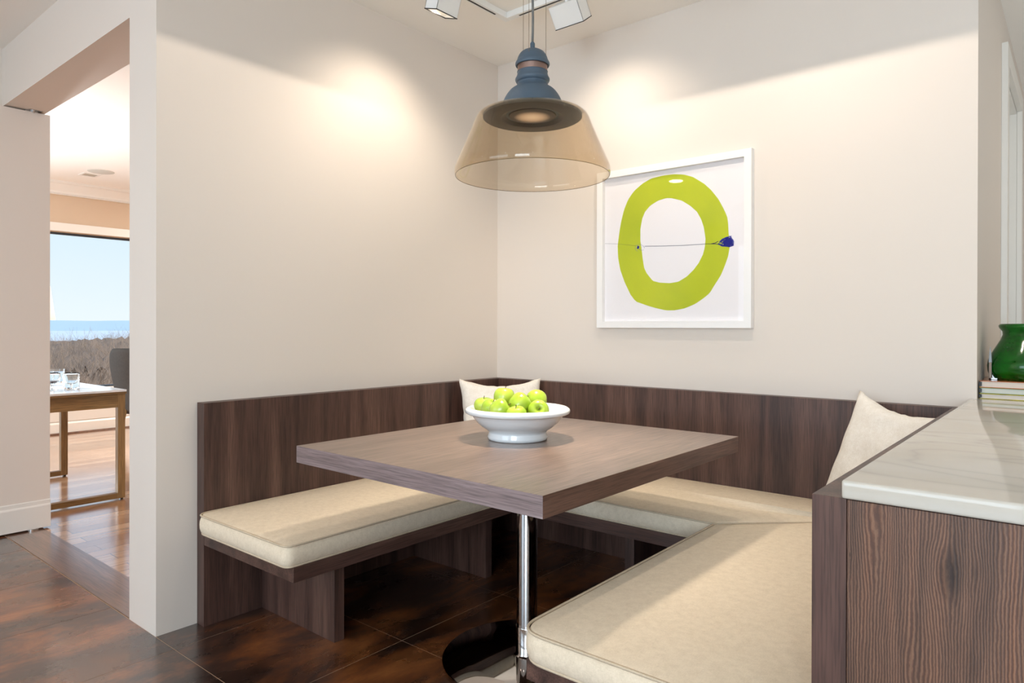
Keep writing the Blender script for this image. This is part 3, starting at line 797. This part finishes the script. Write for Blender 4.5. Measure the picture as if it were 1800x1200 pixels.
INN = [(0.965, 1.607), (0.965, 1.668), (0.975, 1.718), (0.991, 1.751), (1.019, 1.778), (1.062, 1.798), (1.108, 1.806), (1.136, 1.802), (1.19, 1.784), (1.234, 1.754), (1.269, 1.721), (1.29, 1.683), (1.303, 1.645), (1.312, 1.588), (1.308, 1.548), (1.299, 1.516), (1.278, 1.477), (1.252, 1.446), (1.217, 1.415), (1.173, 1.392), (1.128, 1.387), (1.072, 1.392), (1.035, 1.402), (1.001, 1.442), (0.987, 1.468), (0.979, 1.512), (0.972, 1.564)]


def polar(poly, c, n=120):
    """resample a star-shaped polygon by angle"""
    o_ = []
    for k_ in range(n):
        a = 2 * pi * k_ / n; d = Vector((cos(a), sin(a))); best = 0
        for i in range(len(poly)):
            p = Vector(poly[i]) - c; q = Vector(poly[(i + 1) % len(poly)]) - c; e_ = q - p
            den = d.x * e_.y - d.y * e_.x
            if abs(den) < 1e-9: continue
            t = (p.x * e_.y - p.y * e_.x) / den; s_ = (p.x * d.y - p.y * d.x) / den
            if t > 0 and -1e-6 <= s_ <= 1 + 1e-6: best = max(best, t)
        o_.append(c + d * best)
    return o_


cR = Vector((1.135, 1.59)); po, pi_ = polar(OUT, cR), polar(INN, cR)
bm = bmesh.new(); n = len(po)
ya, yb_ = -.0100, -.0106
r4 = [[bm.verts.new((p.x, y, p.y)) for p in P] for P in (po, pi_) for y in (ya, yb_)]
for i in range(n):
    j = (i + 1) % n
    for a, b in ((0, 1), (1, 3), (3, 2), (2, 0)): bm.faces.new((r4[a][i], r4[a][j], r4[b][j], r4[b][i]))
obj('green_ring', bm, m_lime, pr_, label='lime green painted ring')


def penline(pts, r): 
    bm_ = bmesh.new(); tube(bm_, [(x, -.0109, z) for x, z in pts], r, 5); return bm_


bm = penline([(0.75, 1.610), (0.80, 1.605), (0.848, 1.599), (.9, 1.591), (0.938, 1.584)], .0005)
b2 = penline([(0.991, 1.578), (1.04, 1.575), (1.09, 1.572), (1.14, 1.570), (1.19, 1.567), (1.25, 1.566), (1.312, 1.565), (1.345, 1.5635)], .0009); join(bm, b2)
b2 = penline([(1.340, 1.5635), (1.36, 1.566), (1.375, 1.573)], .0016); join(bm, b2)
b2 = penline([(1.340, 1.5635), (1.38, 1.559)], .0014); join(bm, b2)
obj('pen_line', bm, m_pen, pr_)
rnd = random.Random(4); bm = bmesh.new()
blob = [(1.371, 1.561), (1.385, 1.577), (1.400, 1.585), (1.418, 1.590), (1.436, 1.594), (1.440, 1.583), (1.448, 1.573), (1.452, 1.559), (1.449, 1.546), (1.432, 1.541), (1.41, 1.544), (1.39, 1.547)]
tc_ = Vector((1.418, 1.566)); hull = polar(blob, tc_, 60)
pts = []
for k_ in range(110):
    a = rnd.randrange(60); p = hull[a] if k_ % 2 else hull[(a + 30 + rnd.randrange(-6, 6)) % 60]
    p = tc_ + (p - tc_) * rnd.uniform(.75, 1.04); pts.append((p.x, p.y))
tube(bm, [(x, -.0112, z) for x, z in pts], .0011, 4, caps=False)
tube(bm, [(p.x, -.0112, p.y) for p in polar([(tc_.x + (x - tc_.x) * .9, tc_.y + (z - tc_.y) * .9) for x, z in blob], tc_, 40)], .0016, 4, closed=True)
A2 = [bm.verts.new((tc_.x + .004 + (p.x - tc_.x) * .62, -.01085, tc_.y + (p.y - tc_.y) * .62)) for p in hull]; bm.faces.new(A2)
obj('blue_scribble', bm, m_ink, pr_, label='dense blue pen scribble on the ring')
bm = bmesh.new(); pts = []
for k_ in range(46): a = rnd.uniform(0, 6.28); r = rnd.uniform(.001, .0095); pts.append((.953 + r * cos(a), -.0112, 1.574 + r * sin(a)))
tube(bm, pts, .0008, 4, caps=False)
tube(bm, [(.953 + .016 * cos(a), -.0112, 1.573 + .0165 * sin(a)) for a in [2 + i * .22 for i in range(13)]], .0007, 4)
tube(bm, [(.968 + .021 * cos(a), -.0112, 1.574 + .014 * sin(a) - .3 * .021 * cos(a)) for a in [i * .3 for i in range(20)]], .0005, 4)
obj('blue_scribble', bm, m_ink, pr_)
obj('picture_glass', B(FX0 + .02, FX1 - .02, -.0285, -.0265, FZ0 + .02, FZ1 - .02), m_picglass, pic)

# ------------------------------------------------------------------ kitchen counter on the right
CX0, CY0, CY1, CX1 = 2.3590, -1.792, 1.3, 3.30
cab = thing('base_cabinet', 'walnut base cabinet end panel under the pale stone worktop', 'cabinet', (2.9, -.3, 0))
obj('end_panel', B(XR1 + .0012, CX1 - .02, -1.789, -1.765, 0, .870, bev=.001), m_cab, cab)
bm = bmesh.new(); box(bm, XR1 + .002, CX1 - .02, -1.765, -.001, .1, .870); box(bm, W + .016, CX1 - .02, 0.002, CY1 - .02, .1, .870)
obj('cabinet_body', bm, m_wz, cab)
obj('plinth', B(W + .02, CX1 - .06, -1.70, CY1 - .1, 0, .1), m_black, cab)
bm = bmesh.new(); prism(bm, [(CX0, CY0 - .006), (CX1, CY0 - .006), (CX1, CY1), (W + .001, CY1), (W + .001, -.001), (CX0, -.001)], .8722, .9052, 'z')
bmesh.ops.bevel(bm, geom=list(bm.edges), offset=.005, segments=3, affect='EDGES', profile=.5)
wt = obj('worktop', bm, m_stone, autosmooth=30)
tag(wt, 'ivory veined stone worktop on the walnut cabinet at the right', 'worktop')

# books lying on the worktop
bx0, by0 = 2.384, .024
zb = .9055
spec_ = [(.0195, lin(190, 178, 60), lin(224, 216, 208), 'book with olive yellow covers, bottom of the pile on the worktop', .300, .385),
         (.0225, lin(120, 130, 40), lin(214, 218, 210), 'book with green covers, middle of the pile under the vase', .300, .385),
         (.0245, lin(196, 120, 78), lin(226, 214, 202), 'book with orange covers, top of the pile directly under the green vase', .300, .385)]
for i, (tk, cc_, pc_, lb, wx, wy) in enumerate(spec_):
    zz0, zz1 = zb, zb + tk; zb = zz1 + .0002
    bk_ = thing('book', lb, 'book', (bx0 + .15, by0 + .2, zz0), 'books under the green vase')
    mc = mat('book_cover', cc_, .25, coat=.5)
    nz_ = noise(mc, coords(mc, (40, 60, 200)), .5, 4, .6); base(mc, ramp(mc, nz_, [(.35, tuple(c * .45 for c in cc_[:3]) + (1,)), (.6, cc_)]))
    if i == 2:
        nz2 = noise(mc, coords(mc, (30, 50, 1)), 1, 4, .7)
        base(mc, ramp(mc, nz2, [(.38, lin(40, 70, 20)), (.46, lin(190, 110, 70)), (.6, lin(196, 120, 78)), (.66, lin(60, 30, 30))]))
    bm = bmesh.new(); cv = .0022
    box(bm, bx0, bx0 + wx, by0, by0 + wy, zz0, zz0 + cv, bev=.0006); box(bm, bx0, bx0 + wx, by0, by0 + wy, zz1 - cv, zz1, bev=.0006)
    box(bm, bx0 + wx - .003, bx0 + wx, by0, by0 + wy, zz0 + cv, zz1 - cv)
    obj('book_cover', bm, mc, bk_)
    mp_ = mat('book_pages', pc_, .8); np_ = noise(mp_, coords(mp_, (2, 2, 1400)), 1, 2, .5); base(mp_, ramp(mp_, np_, [(.3, tuple(c * .75 for c in pc_[:3]) + (1,)), (.7, pc_)]))
    obj('page_block', B(bx0 + .004, bx0 + wx - .003, by0 + .004, by0 + wy - .004, zz0 + cv, zz1 - cv), mp_, bk_)
    obj('corner_clip', B(bx0 - .001, bx0 + .008, by0 + .002, by0 + .012, zz0 + cv + .002, zz1 - cv - .002), m_black, bk_, label='black edge of the binding')
VC = (2.5352, 0.2032)
vp = [(0.0, 0.0), (0.1264, 0.0), (0.135, 0.0109), (0.1414, 0.0305), (0.1436, 0.0522), (0.1393, 0.074), (0.1286, 0.1001), (0.1136, 0.1283), (0.1007, 0.1523), (0.0932, 0.1719), (0.0943, 0.1849), (0.105, 0.198), (0.1071, 0.2067), (0.1029, 0.2132), (0.0949, 0.2142), (0.0852, 0.1719), (0.1356, 0.0522), (0.0, 0.01)]
vz = obj('ceramic_vase', lathe(bmesh.new(), vp, (0, 0, 0), 72), m_green, autosmooth=60); vz.location = (VC[0], VC[1], zb + .0003)
tag(vz, 'squat emerald green glazed vase with a rolled rim standing on the books', 'vase')
lo = thing('letter_opener', 'small grey pointed blade with bright metal handle standing upright behind the pile of books', 'letter opener', (2.41, .128, zb))
bm = bmesh.new(); box(bm, 2.4045, 2.4135, .124, .130, zb, zb + .066, bev=.001); obj('handle', bm, m_chrome, lo)
bm = bmesh.new(); prism(bm, [(2.404, zb + .066), (2.414, zb + .066), (2.4125, zb + .095), (2.409, zb + .128), (2.4055, zb + .095)], .126, .1285, 'y'); obj('blade', bm, mat('grey_steel', lin(120, 120, 120), .35, .8), lo)
bm = bmesh.new(); box(bm, 2.4145, 2.423, .136, .142, zb, zb + .062, bev=.001); box(bm, 2.4045, 2.432, .124, .146, zb, zb + .006, bev=.001); obj('stand', bm, m_steel, lo)

# ------------------------------------------------------------------ dining room furniture seen through the opening
m_oak = wood('warm_oak', lin(118, 90, 54), lin(142, 112, 70), lin(160, 130, 86), 'y', .45, band=6)
m_oakz = wood('warm_oak_upright', lin(118, 90, 54), lin(142, 112, 70), lin(160, 130, 86), 'z', .45, band=6)
m_dtop = mat('white_glossy_stone', lin(226, 232, 238), .08)
dt = thing('dining_table', 'oak sled-leg dining table with a white stone top in the bright room through the opening', 'table', (-3.35, -1.62, 0))
dx0, dx1, dy0, dy1 = -4.42, -2.285, -2.06, -1.19
obj('table_surface', B(dx0, dx1, dy0, dy1, .730, .744, bev=.002), m_dtop, dt)
obj('top_board', B(dx0, dx1 - .0, dy0 + .0, dy1 - .0, .715, .7298, bev=.001), m_oak, dt)
for xf in (-2.325, -3.425, -4.36):
    h_ = .022
    for yy in (dy1 - .048, dy0 + .002): obj('leg', B(xf - h_, xf + h_, yy, yy + .046, .012, .715, bev=.001), m_oakz, dt)
    bm = bmesh.new(); box(bm, xf - h_, xf + h_, dy0 + .048, dy1 - .048, .012, .048, bev=.001)
    obj('sled_rail', bm, m_oak, dt)
    for yy in (dy1 - .03, dy0 + .012): obj('foot_glide', B(xf - .008, xf + .014, yy, yy + .018, .0015, .012), m_black, dt)
obj('apron', B(-2.33, -2.303, dy0 + .048, dy1 - .048, .625, .715, bev=.001), m_oak, dt)
obj('apron', B(-4.36, -2.33, dy1 - .035, dy1 - .010, .64, .715, bev=.001), wood('warm_oak_long', lin(118, 90, 54), lin(142, 112, 70), lin(160, 130, 86), 'x', .45, band=6), dt)


def goblet(x, y, s=1.0, label='', wine=False):
    t = thing('stemmed_glass', label, 'glass', (x, y, .7442), 'stemmed glasses on the dining table')
    pf = [(0, 0), (.034, 0), (.034, .0015), (.008, .005), (.0045, .010), (.0045, .028), (.010, .036), (.030, .046), (.046, .064), (.051, .082), (.048, .104), (.044, .116), (.0425, .116), (.0465, .103), (.0492, .082), (.044, .065), (.029, .048), (.010, .039), (0, .038)]
    bm = lathe(bmesh.new(), [(r * s, z * s) for r, z in pf], (x, y, .7442), 36)
    obj('glass_bowl', bm, m_tumbler, t, smooth=True)
    if wine:
        bm = lathe(bmesh.new(), [(0, .0400), (.029, .0488), (.040, .0615), (0, .0615)], (x, y, .7442), 32); obj('drink', bm, mat('red_drink', lin(120, 30, 44), .2), t)
    return t


goblet(-2.53, -1.443, 1.0, 'clear stemmed glass nearest the near edge of the white dining table')
goblet(-2.60, -1.535, 1.0, 'stemmed glass with a little red drink beside the door edge', True)


def tumbler(x, y, r, h, label):
    pf = [(0, 0), (r * .86, 0), (r * .9, .003), (r, h), (r - .002, h), (r * .86, .008), (0, .008)]
    o_ = obj('glass_tumbler', lathe(bmesh.new(), pf, (0, 0, 0), 36), m_tumbler, autosmooth=50); o_.location = (x, y, .7442)
    return tag(o_, label, 'glass', 'tumblers on the dining table')


tumbler(-2.66, -1.40, .050, .080, 'wide clear tumbler directly behind the nearest stemmed glass on the white dining table')
tumbler(-3.30, -1.30, .056, .100, 'tall clear tumbler farthest back on the white dining table')
tumbler(-3.05, -1.44, .052, .100, 'tall clear tumbler beside the door edge on the dining table')

# upholstered chair beyond the table
ch = thing('dining_chair', 'charcoal upholstered bucket chair with slim oak legs by the window', 'chair', (-4.66, -.145, 0), rotz=radians(-112))
bm = bmesh.new()
K1, K2 = 28, 14; Rr = []
def shell(u, v, o_):
    # u: -1..1 around the back, v: 0..1 height; wings drop towards the front
    ang = u * radians(112); topz = .955 - .20 * max(0, abs(u) - .55) ** 1.2 / .45 ** 1.2 * 1.0
    z = .30 + (topz - .30) * v
    rx = .15 + .14 * v ** .55 + o_; ry = .17 + .14 * v ** .55 + o_
    if v > .9: rx -= .02 * (v - .9) * 10 * .5
    return Vector((rx * sin(ang), ry * cos(ang) * 1.0, z))
for s_, o_ in ((0, 0.0), (1, -.035)):
    Rr.append([[bm.verts.new(shell(-1 + 2 * i / K1, j / K2, o_)) for j in range(K2 + 1)] for i in range(K1 + 1)])
for s_ in (0, 1):
    for i in range(K1):
        for j in range(K2): bm.faces.new((Rr[s_][i][j], Rr[s_][i + 1][j], Rr[s_][i + 1][j + 1], Rr[s_][i][j + 1]))
for i in range(K1):
    bm.faces.new((Rr[0][i][K2], Rr[0][i + 1][K2], Rr[1][i + 1][K2], Rr[1][i][K2])); bm.faces.new((Rr[0][i][0], Rr[0][i + 1][0], Rr[1][i + 1][0], Rr[1][i][0]))
for j in range(K2):
    for i in (0, K1): bm.faces.new((Rr[0][i][j], Rr[0][i][j + 1], Rr[1][i][j + 1], Rr[1][i][j]))
obj('backrest', bm, m_greyfab, ch, smooth=True, world=False)
bm = lathe(bmesh.new(), smooth_prof([(0, .33), (.12, .33), (.17, .36), (.19, .41), (.195, .45), (.17, .475), (0, .48)], 2), (0, 0, 0), 40)
obj('seat', bm, m_greyfab, ch, smooth=True, world=False)
for sx, sy in ((-1, -1), (1, -1), (-1, 1), (1, 1)):
    bm = bmesh.new(); tube(bm, [(sx * .13, sy * .12, .37), (sx * .20, sy * .19, .0015)], [.014, .009], 10); obj('leg', bm, m_oakz, ch, smooth=True, world=False)

# white hanging shade beyond the door edge
hs = thing('hanging_shade', 'white tapered hanging lampshade just showing past the door edge', 'pendant lamp', (-3.4, -1.68, 1.2))
m_shade = bpy.data.materials.new('white_fabric_shade'); m_shade.use_nodes = True; t_ = m_shade.node_tree; t_.nodes.clear()
so = t_.nodes.new('ShaderNodeOutputMaterial'); sd = t_.nodes.new('ShaderNodeBsdfDiffuse'); st = t_.nodes.new('ShaderNodeBsdfTranslucent'); sm = t_.nodes.new('ShaderNodeMixShader')
sd.inputs[0].default_value = st.inputs[0].default_value = lin(242, 238, 232); sm.inputs[0].default_value = .55
t_.links.new(sd.outputs[0], sm.inputs[1]); t_.links.new(st.outputs[0], sm.inputs[2]); t_.links.new(sm.outputs[0], so.inputs[0])
HX, HY = -3.4, -1.600
bm = lathe(bmesh.new(), [(.278, 1.47), (.310, 1.217), (.308, 1.217), (.276, 1.47)], (HX, HY, 0), 60, closed=True)
obj('lamp_shade', bm, m_shade, hs, smooth=True)
bm = bmesh.new(); tube(bm, [(HX, HY, 1.40), (HX, HY, H)], .003, 6); obj('cord', bm, m_white, hs)
bm = bmesh.new(); tube(bm, [(HX - .276, HY, 1.465), (HX + .276, HY, 1.465)], .002, 6); tube(bm, [(HX, HY - .276, 1.465), (HX, HY + .276, 1.465)], .002, 6); obj('shade_spider', bm, m_steel, hs)
light('hanging_shade_bulb', 'POINT', (HX, HY, 1.38), 58, (.94, .96, 1.0), shadow_soft_size=.05)
# ceiling speaker and vent
sp = obj('ceiling_speaker', lathe(bmesh.new(), [(0, -.006), (.105, -.006), (.118, -.003), (.12, 0), (0, 0)], (0, 0, 0), 48), mat('speaker_grille', lin(206, 204, 196), .6), autosmooth=40)
sp.location = (-4.90, -.435, H); tag(sp, 'round flush speaker grille on the dining room ceiling', 'speaker')
vn = thing('ceiling_vent', 'small square vent on the dining room ceiling beside the round speaker', 'vent', (-5.14, -.455, H))
bm = bmesh.new()
for a in ((-5.22, -5.06, -.535, -.515), (-5.22, -5.06, -.395, -.375), (-5.22, -5.20, -.515, -.395), (-5.08, -5.06, -.515, -.395)): box(bm, *a, H - .006, H)
obj('vent_frame', bm, m_trim, vn)
obj('vent_grille', B(-5.20, -5.08, -.515, -.395, H - .003, H), mat('vent_grille_beige', lin(176, 166, 150), .7), vn)  # grille in one flat beige tone

# ------------------------------------------------------------------ outside: thicket, river, hills
m_ground = mat('dry_ground', lin(120, 98, 76), .95); ng = noise(m_ground, coords(m_ground), .35, 6, .7); base(m_ground, ramp(m_ground, ng, [(.3, lin(86, 72, 58)), (.7, lin(150, 124, 96))]))
bm = bmesh.new(); GX = [(-5.97, -3.0), (-20, -3.2), (-60, -4.0), (-150, -6.0), (-330, -8.4)]
ys_g = [-150, 150]
vr = [[bm.verts.new((x, y, z)) for y in (-260, 260)] for x, z in GX]
for a, b in zip(vr, vr[1:]): bm.faces.new((a[0], a[1], b[1], b[0]))
struct('ground_outside', bm, m_ground)
m_water = mat('river_water', lin(226, 234, 238), .35, spec=.5)
bm = bmesh.new(); prism(bm, [(-300, -2500), (-300, 2500), (-2600, 2500), (-2600, -2500)], -7.4, -7.2, 'z')
struct('river', bm, m_water)
m_hill = mat('hazy_blue_hill', lin(184, 205, 214), 1.0, spec=0)  # distance haze is put into the hill's base colour
bm = bmesh.new(); rows = []
def hz(y): return 12.6 + .9 * sin(y / 120 + 2.4) + .7 * sin(y / 47) + .25 * sin(y / 17)
for i in range(321):
    y = -2400 + i * 15; rows.append([bm.verts.new((-1400 - 30 * sin(y / 300), y, -7.3)), bm.verts.new((-1520, y, hz(y))), bm.verts.new((-1900, y, -7))])
for a, b in zip(rows, rows[1:]):
    for k_ in range(2): bm.faces.new((a[k_], a[k_ + 1], b[k_ + 1], b[k_]))
struct('hills', bm, m_hill)

# leafless thicket: many fine twigs joined into one uncountable mass
def twig_bush(rnd, n, h, r, th_):
    V = []; Fc = []
    def seg(a, b, ra, rb):
        d = (b - a).normalized(); o1 = d.orthogonal().normalized(); o2 = d.cross(o1); k0 = len(V)
        for c, rr2 in ((a, ra), (b, rb)):
            for q in range(3): V.append(c + (o1 * cos(q * 2.094) + o2 * sin(q * 2.094)) * rr2)
        for q in range(3): Fc.append((k0 + q, k0 + (q + 1) % 3, k0 + 3 + (q + 1) % 3, k0 + 3 + q))
    for i in range(n):
        a = rnd.uniform(0, 6.28); p = Vector((cos(a) * r * .3 * rnd.random(), sin(a) * r * .3 * rnd.random(), 0)); d = Vector((cos(a) * rnd.uniform(.05, .7), sin(a) * rnd.uniform(.05, .7), 1)).normalized()
        L_ = h * rnd.uniform(.55, 1.0) / 4; rad = th_
        for s_ in range(4):
            q = p + d * L_; seg(p, q, rad, rad * .7); rad *= .7
            if s_ > 0:
                for _ in range(4):
                    dd = (d + Vector((rnd.uniform(-1, 1), rnd.uniform(-1, 1), rnd.uniform(-.3, .8))) * .9).normalized(); t1 = p.lerp(q, rnd.random()); t2 = t1 + dd * L_ * rnd.uniform(.4, .9)
                    seg(t1, t2, rad * .7, rad * .35)
                    d3 = (dd + Vector((rnd.uniform(-1, 1), rnd.uniform(-1, 1), rnd.uniform(-.5, .8))) * .8).normalized(); seg(t1.lerp(t2, .5), t1.lerp(t2, .5) + d3 * L_ * .4, rad * .4, rad * .25)
            p = q; d = (d + Vector((rnd.uniform(-1, 1), rnd.uniform(-1, 1), rnd.uniform(-.2, .4))) * .4).normalized()
    return V, Fc


def thicket(name, label, places, mt, n, h, r, th_, seed):
    rnd = random.Random(seed); vars_ = [twig_bush(rnd, n, h, r, th_) for _ in range(3)]
    V = []; Fc = []
    for k_, (x, y, z, s_) in enumerate(places):
        v0, f0 = vars_[k_ % 3]; a = rnd.uniform(0, 6.28); ca, sa = cos(a) * s_, sin(a) * s_; o_ = len(V)
        V.extend((x + v.x * ca - v.y * sa, y + v.x * sa + v.y * ca, z + v.z * s_) for v in v0)
        Fc.extend(tuple(q + o_ for q in f) for f in f0)
    me = bpy.data.meshes.new(name); me.from_pydata(V, [], Fc); me.materials.append(mt)
    o = bpy.data.objects.new(name, me); COL.objects.link(o)
    return tag(o, label, 'shrubs', kind='stuff')


def gz_(x):
    for (xa, za), (xb, zb_) in zip(GX, GX[1:]):
        if xb <= x <= xa: return za + (zb_ - za) * (x - xa) / (xb - xa)
    return -8


def along(d, u):
    """a spot d metres out of the window, u in -1..1 across the view"""
    ang = radians(11.5) + u * radians(9); dx, dy = -cos(ang), sin(ang)
    return -5.97 + dx * d, -.2 + dy * d


rp = random.Random(11)
tw1 = mat('sunlit_straw_twigs', lin(196, 158, 122), .9); t1n = noise(tw1, coords(tw1), 2.5, 2, .5); base(tw1, ramp(tw1, t1n, [(.3, lin(150, 104, 74)), (.7, lin(224, 176, 130))]))
tw2 = mat('grey_brown_twigs', lin(132, 112, 98), .9); t2n = noise(tw2, coords(tw2), .25, 3, .6); base(tw2, ramp(tw2, t2n, [(.3, lin(142, 128, 118)), (.7, lin(190, 164, 140))]))
pl = []
for _ in range(110):
    d = rp.uniform(5, 16); x, y = along(d, rp.uniform(-2.0, 3.6)); pl.append((x, y, gz_(x), rp.uniform(.78, 1.0)))
thicket('near_thicket', 'sunlit straw-coloured leafless brush just outside the window', pl, tw1, 34, 3.1, 1.0, .015, 21)
pl = []
for _ in range(440):
    d = 16 + 74 * rp.random() ** 1.2; x, y = along(d, rp.uniform(-1.3, 1.3) if _ % 3 else rp.uniform(-2.5, 4.0)); u = min(1, (d - 16) / 70); uu = min(1.5, 6 * (y - along(d, 0)[1]) / d); pl.append((x, y, gz_(x), rp.uniform(.82, 1.05) * (1.0 + .30 * u + .16 * uu * u)))
thicket('far_thicket', 'grey brown leafless woodland between the near brush and the river', pl, tw2, 34, 3.7, 2.2, .024, 33)
m_mass = mat('dense_bare_wood', lin(118, 102, 92), 1.0, spec=0); mn = noise(m_mass, coords(m_mass, (1, 1, .35)), 2.2, 8, .8); base(m_mass, ramp(m_mass, mn, [(.35, lin(112, 100, 92)), (.65, lin(166, 146, 128))]))
bm = bmesh.new(); R3 = []
for i in range(40):
    row = []
    for j in range(130):
        d = 26 + i * 3.2; x, y = along(d, -1.9 + 6.0 * j / 129); uu = min(1.5, -1.9 + 6.0 * j / 129); z = gz_(x) + (2.75 + (1.1 + .75 * uu) * min(1, (d - 20) / 70)) * (.74 + .26 * rp.random()); row.append(bm.verts.new((x, y, z)))
    R3.append(row)
for a, b in zip(R3, R3[1:]):
    for j in range(129): bm.faces.new((a[j], a[j + 1], b[j + 1], b[j]))
tag(obj('woodland_mass', bm, m_mass, smooth=True), 'dense brown mass of bare woodland in front of the river', 'woodland', kind='stuff')
rt = random.Random(5); V, Fc = twig_bush(rt, 5, 6.6, .5, .05)
me = bpy.data.meshes.new('bare_tree'); me.from_pydata(V, [], Fc); me.materials.append(tw2); bt = bpy.data.objects.new('bare_tree', me); COL.objects.link(bt)
x, y = along(72, .62); bt.location = (x, y, gz_(x)); tag(bt, 'single taller leafless tree standing above the woodland against the river', 'tree')
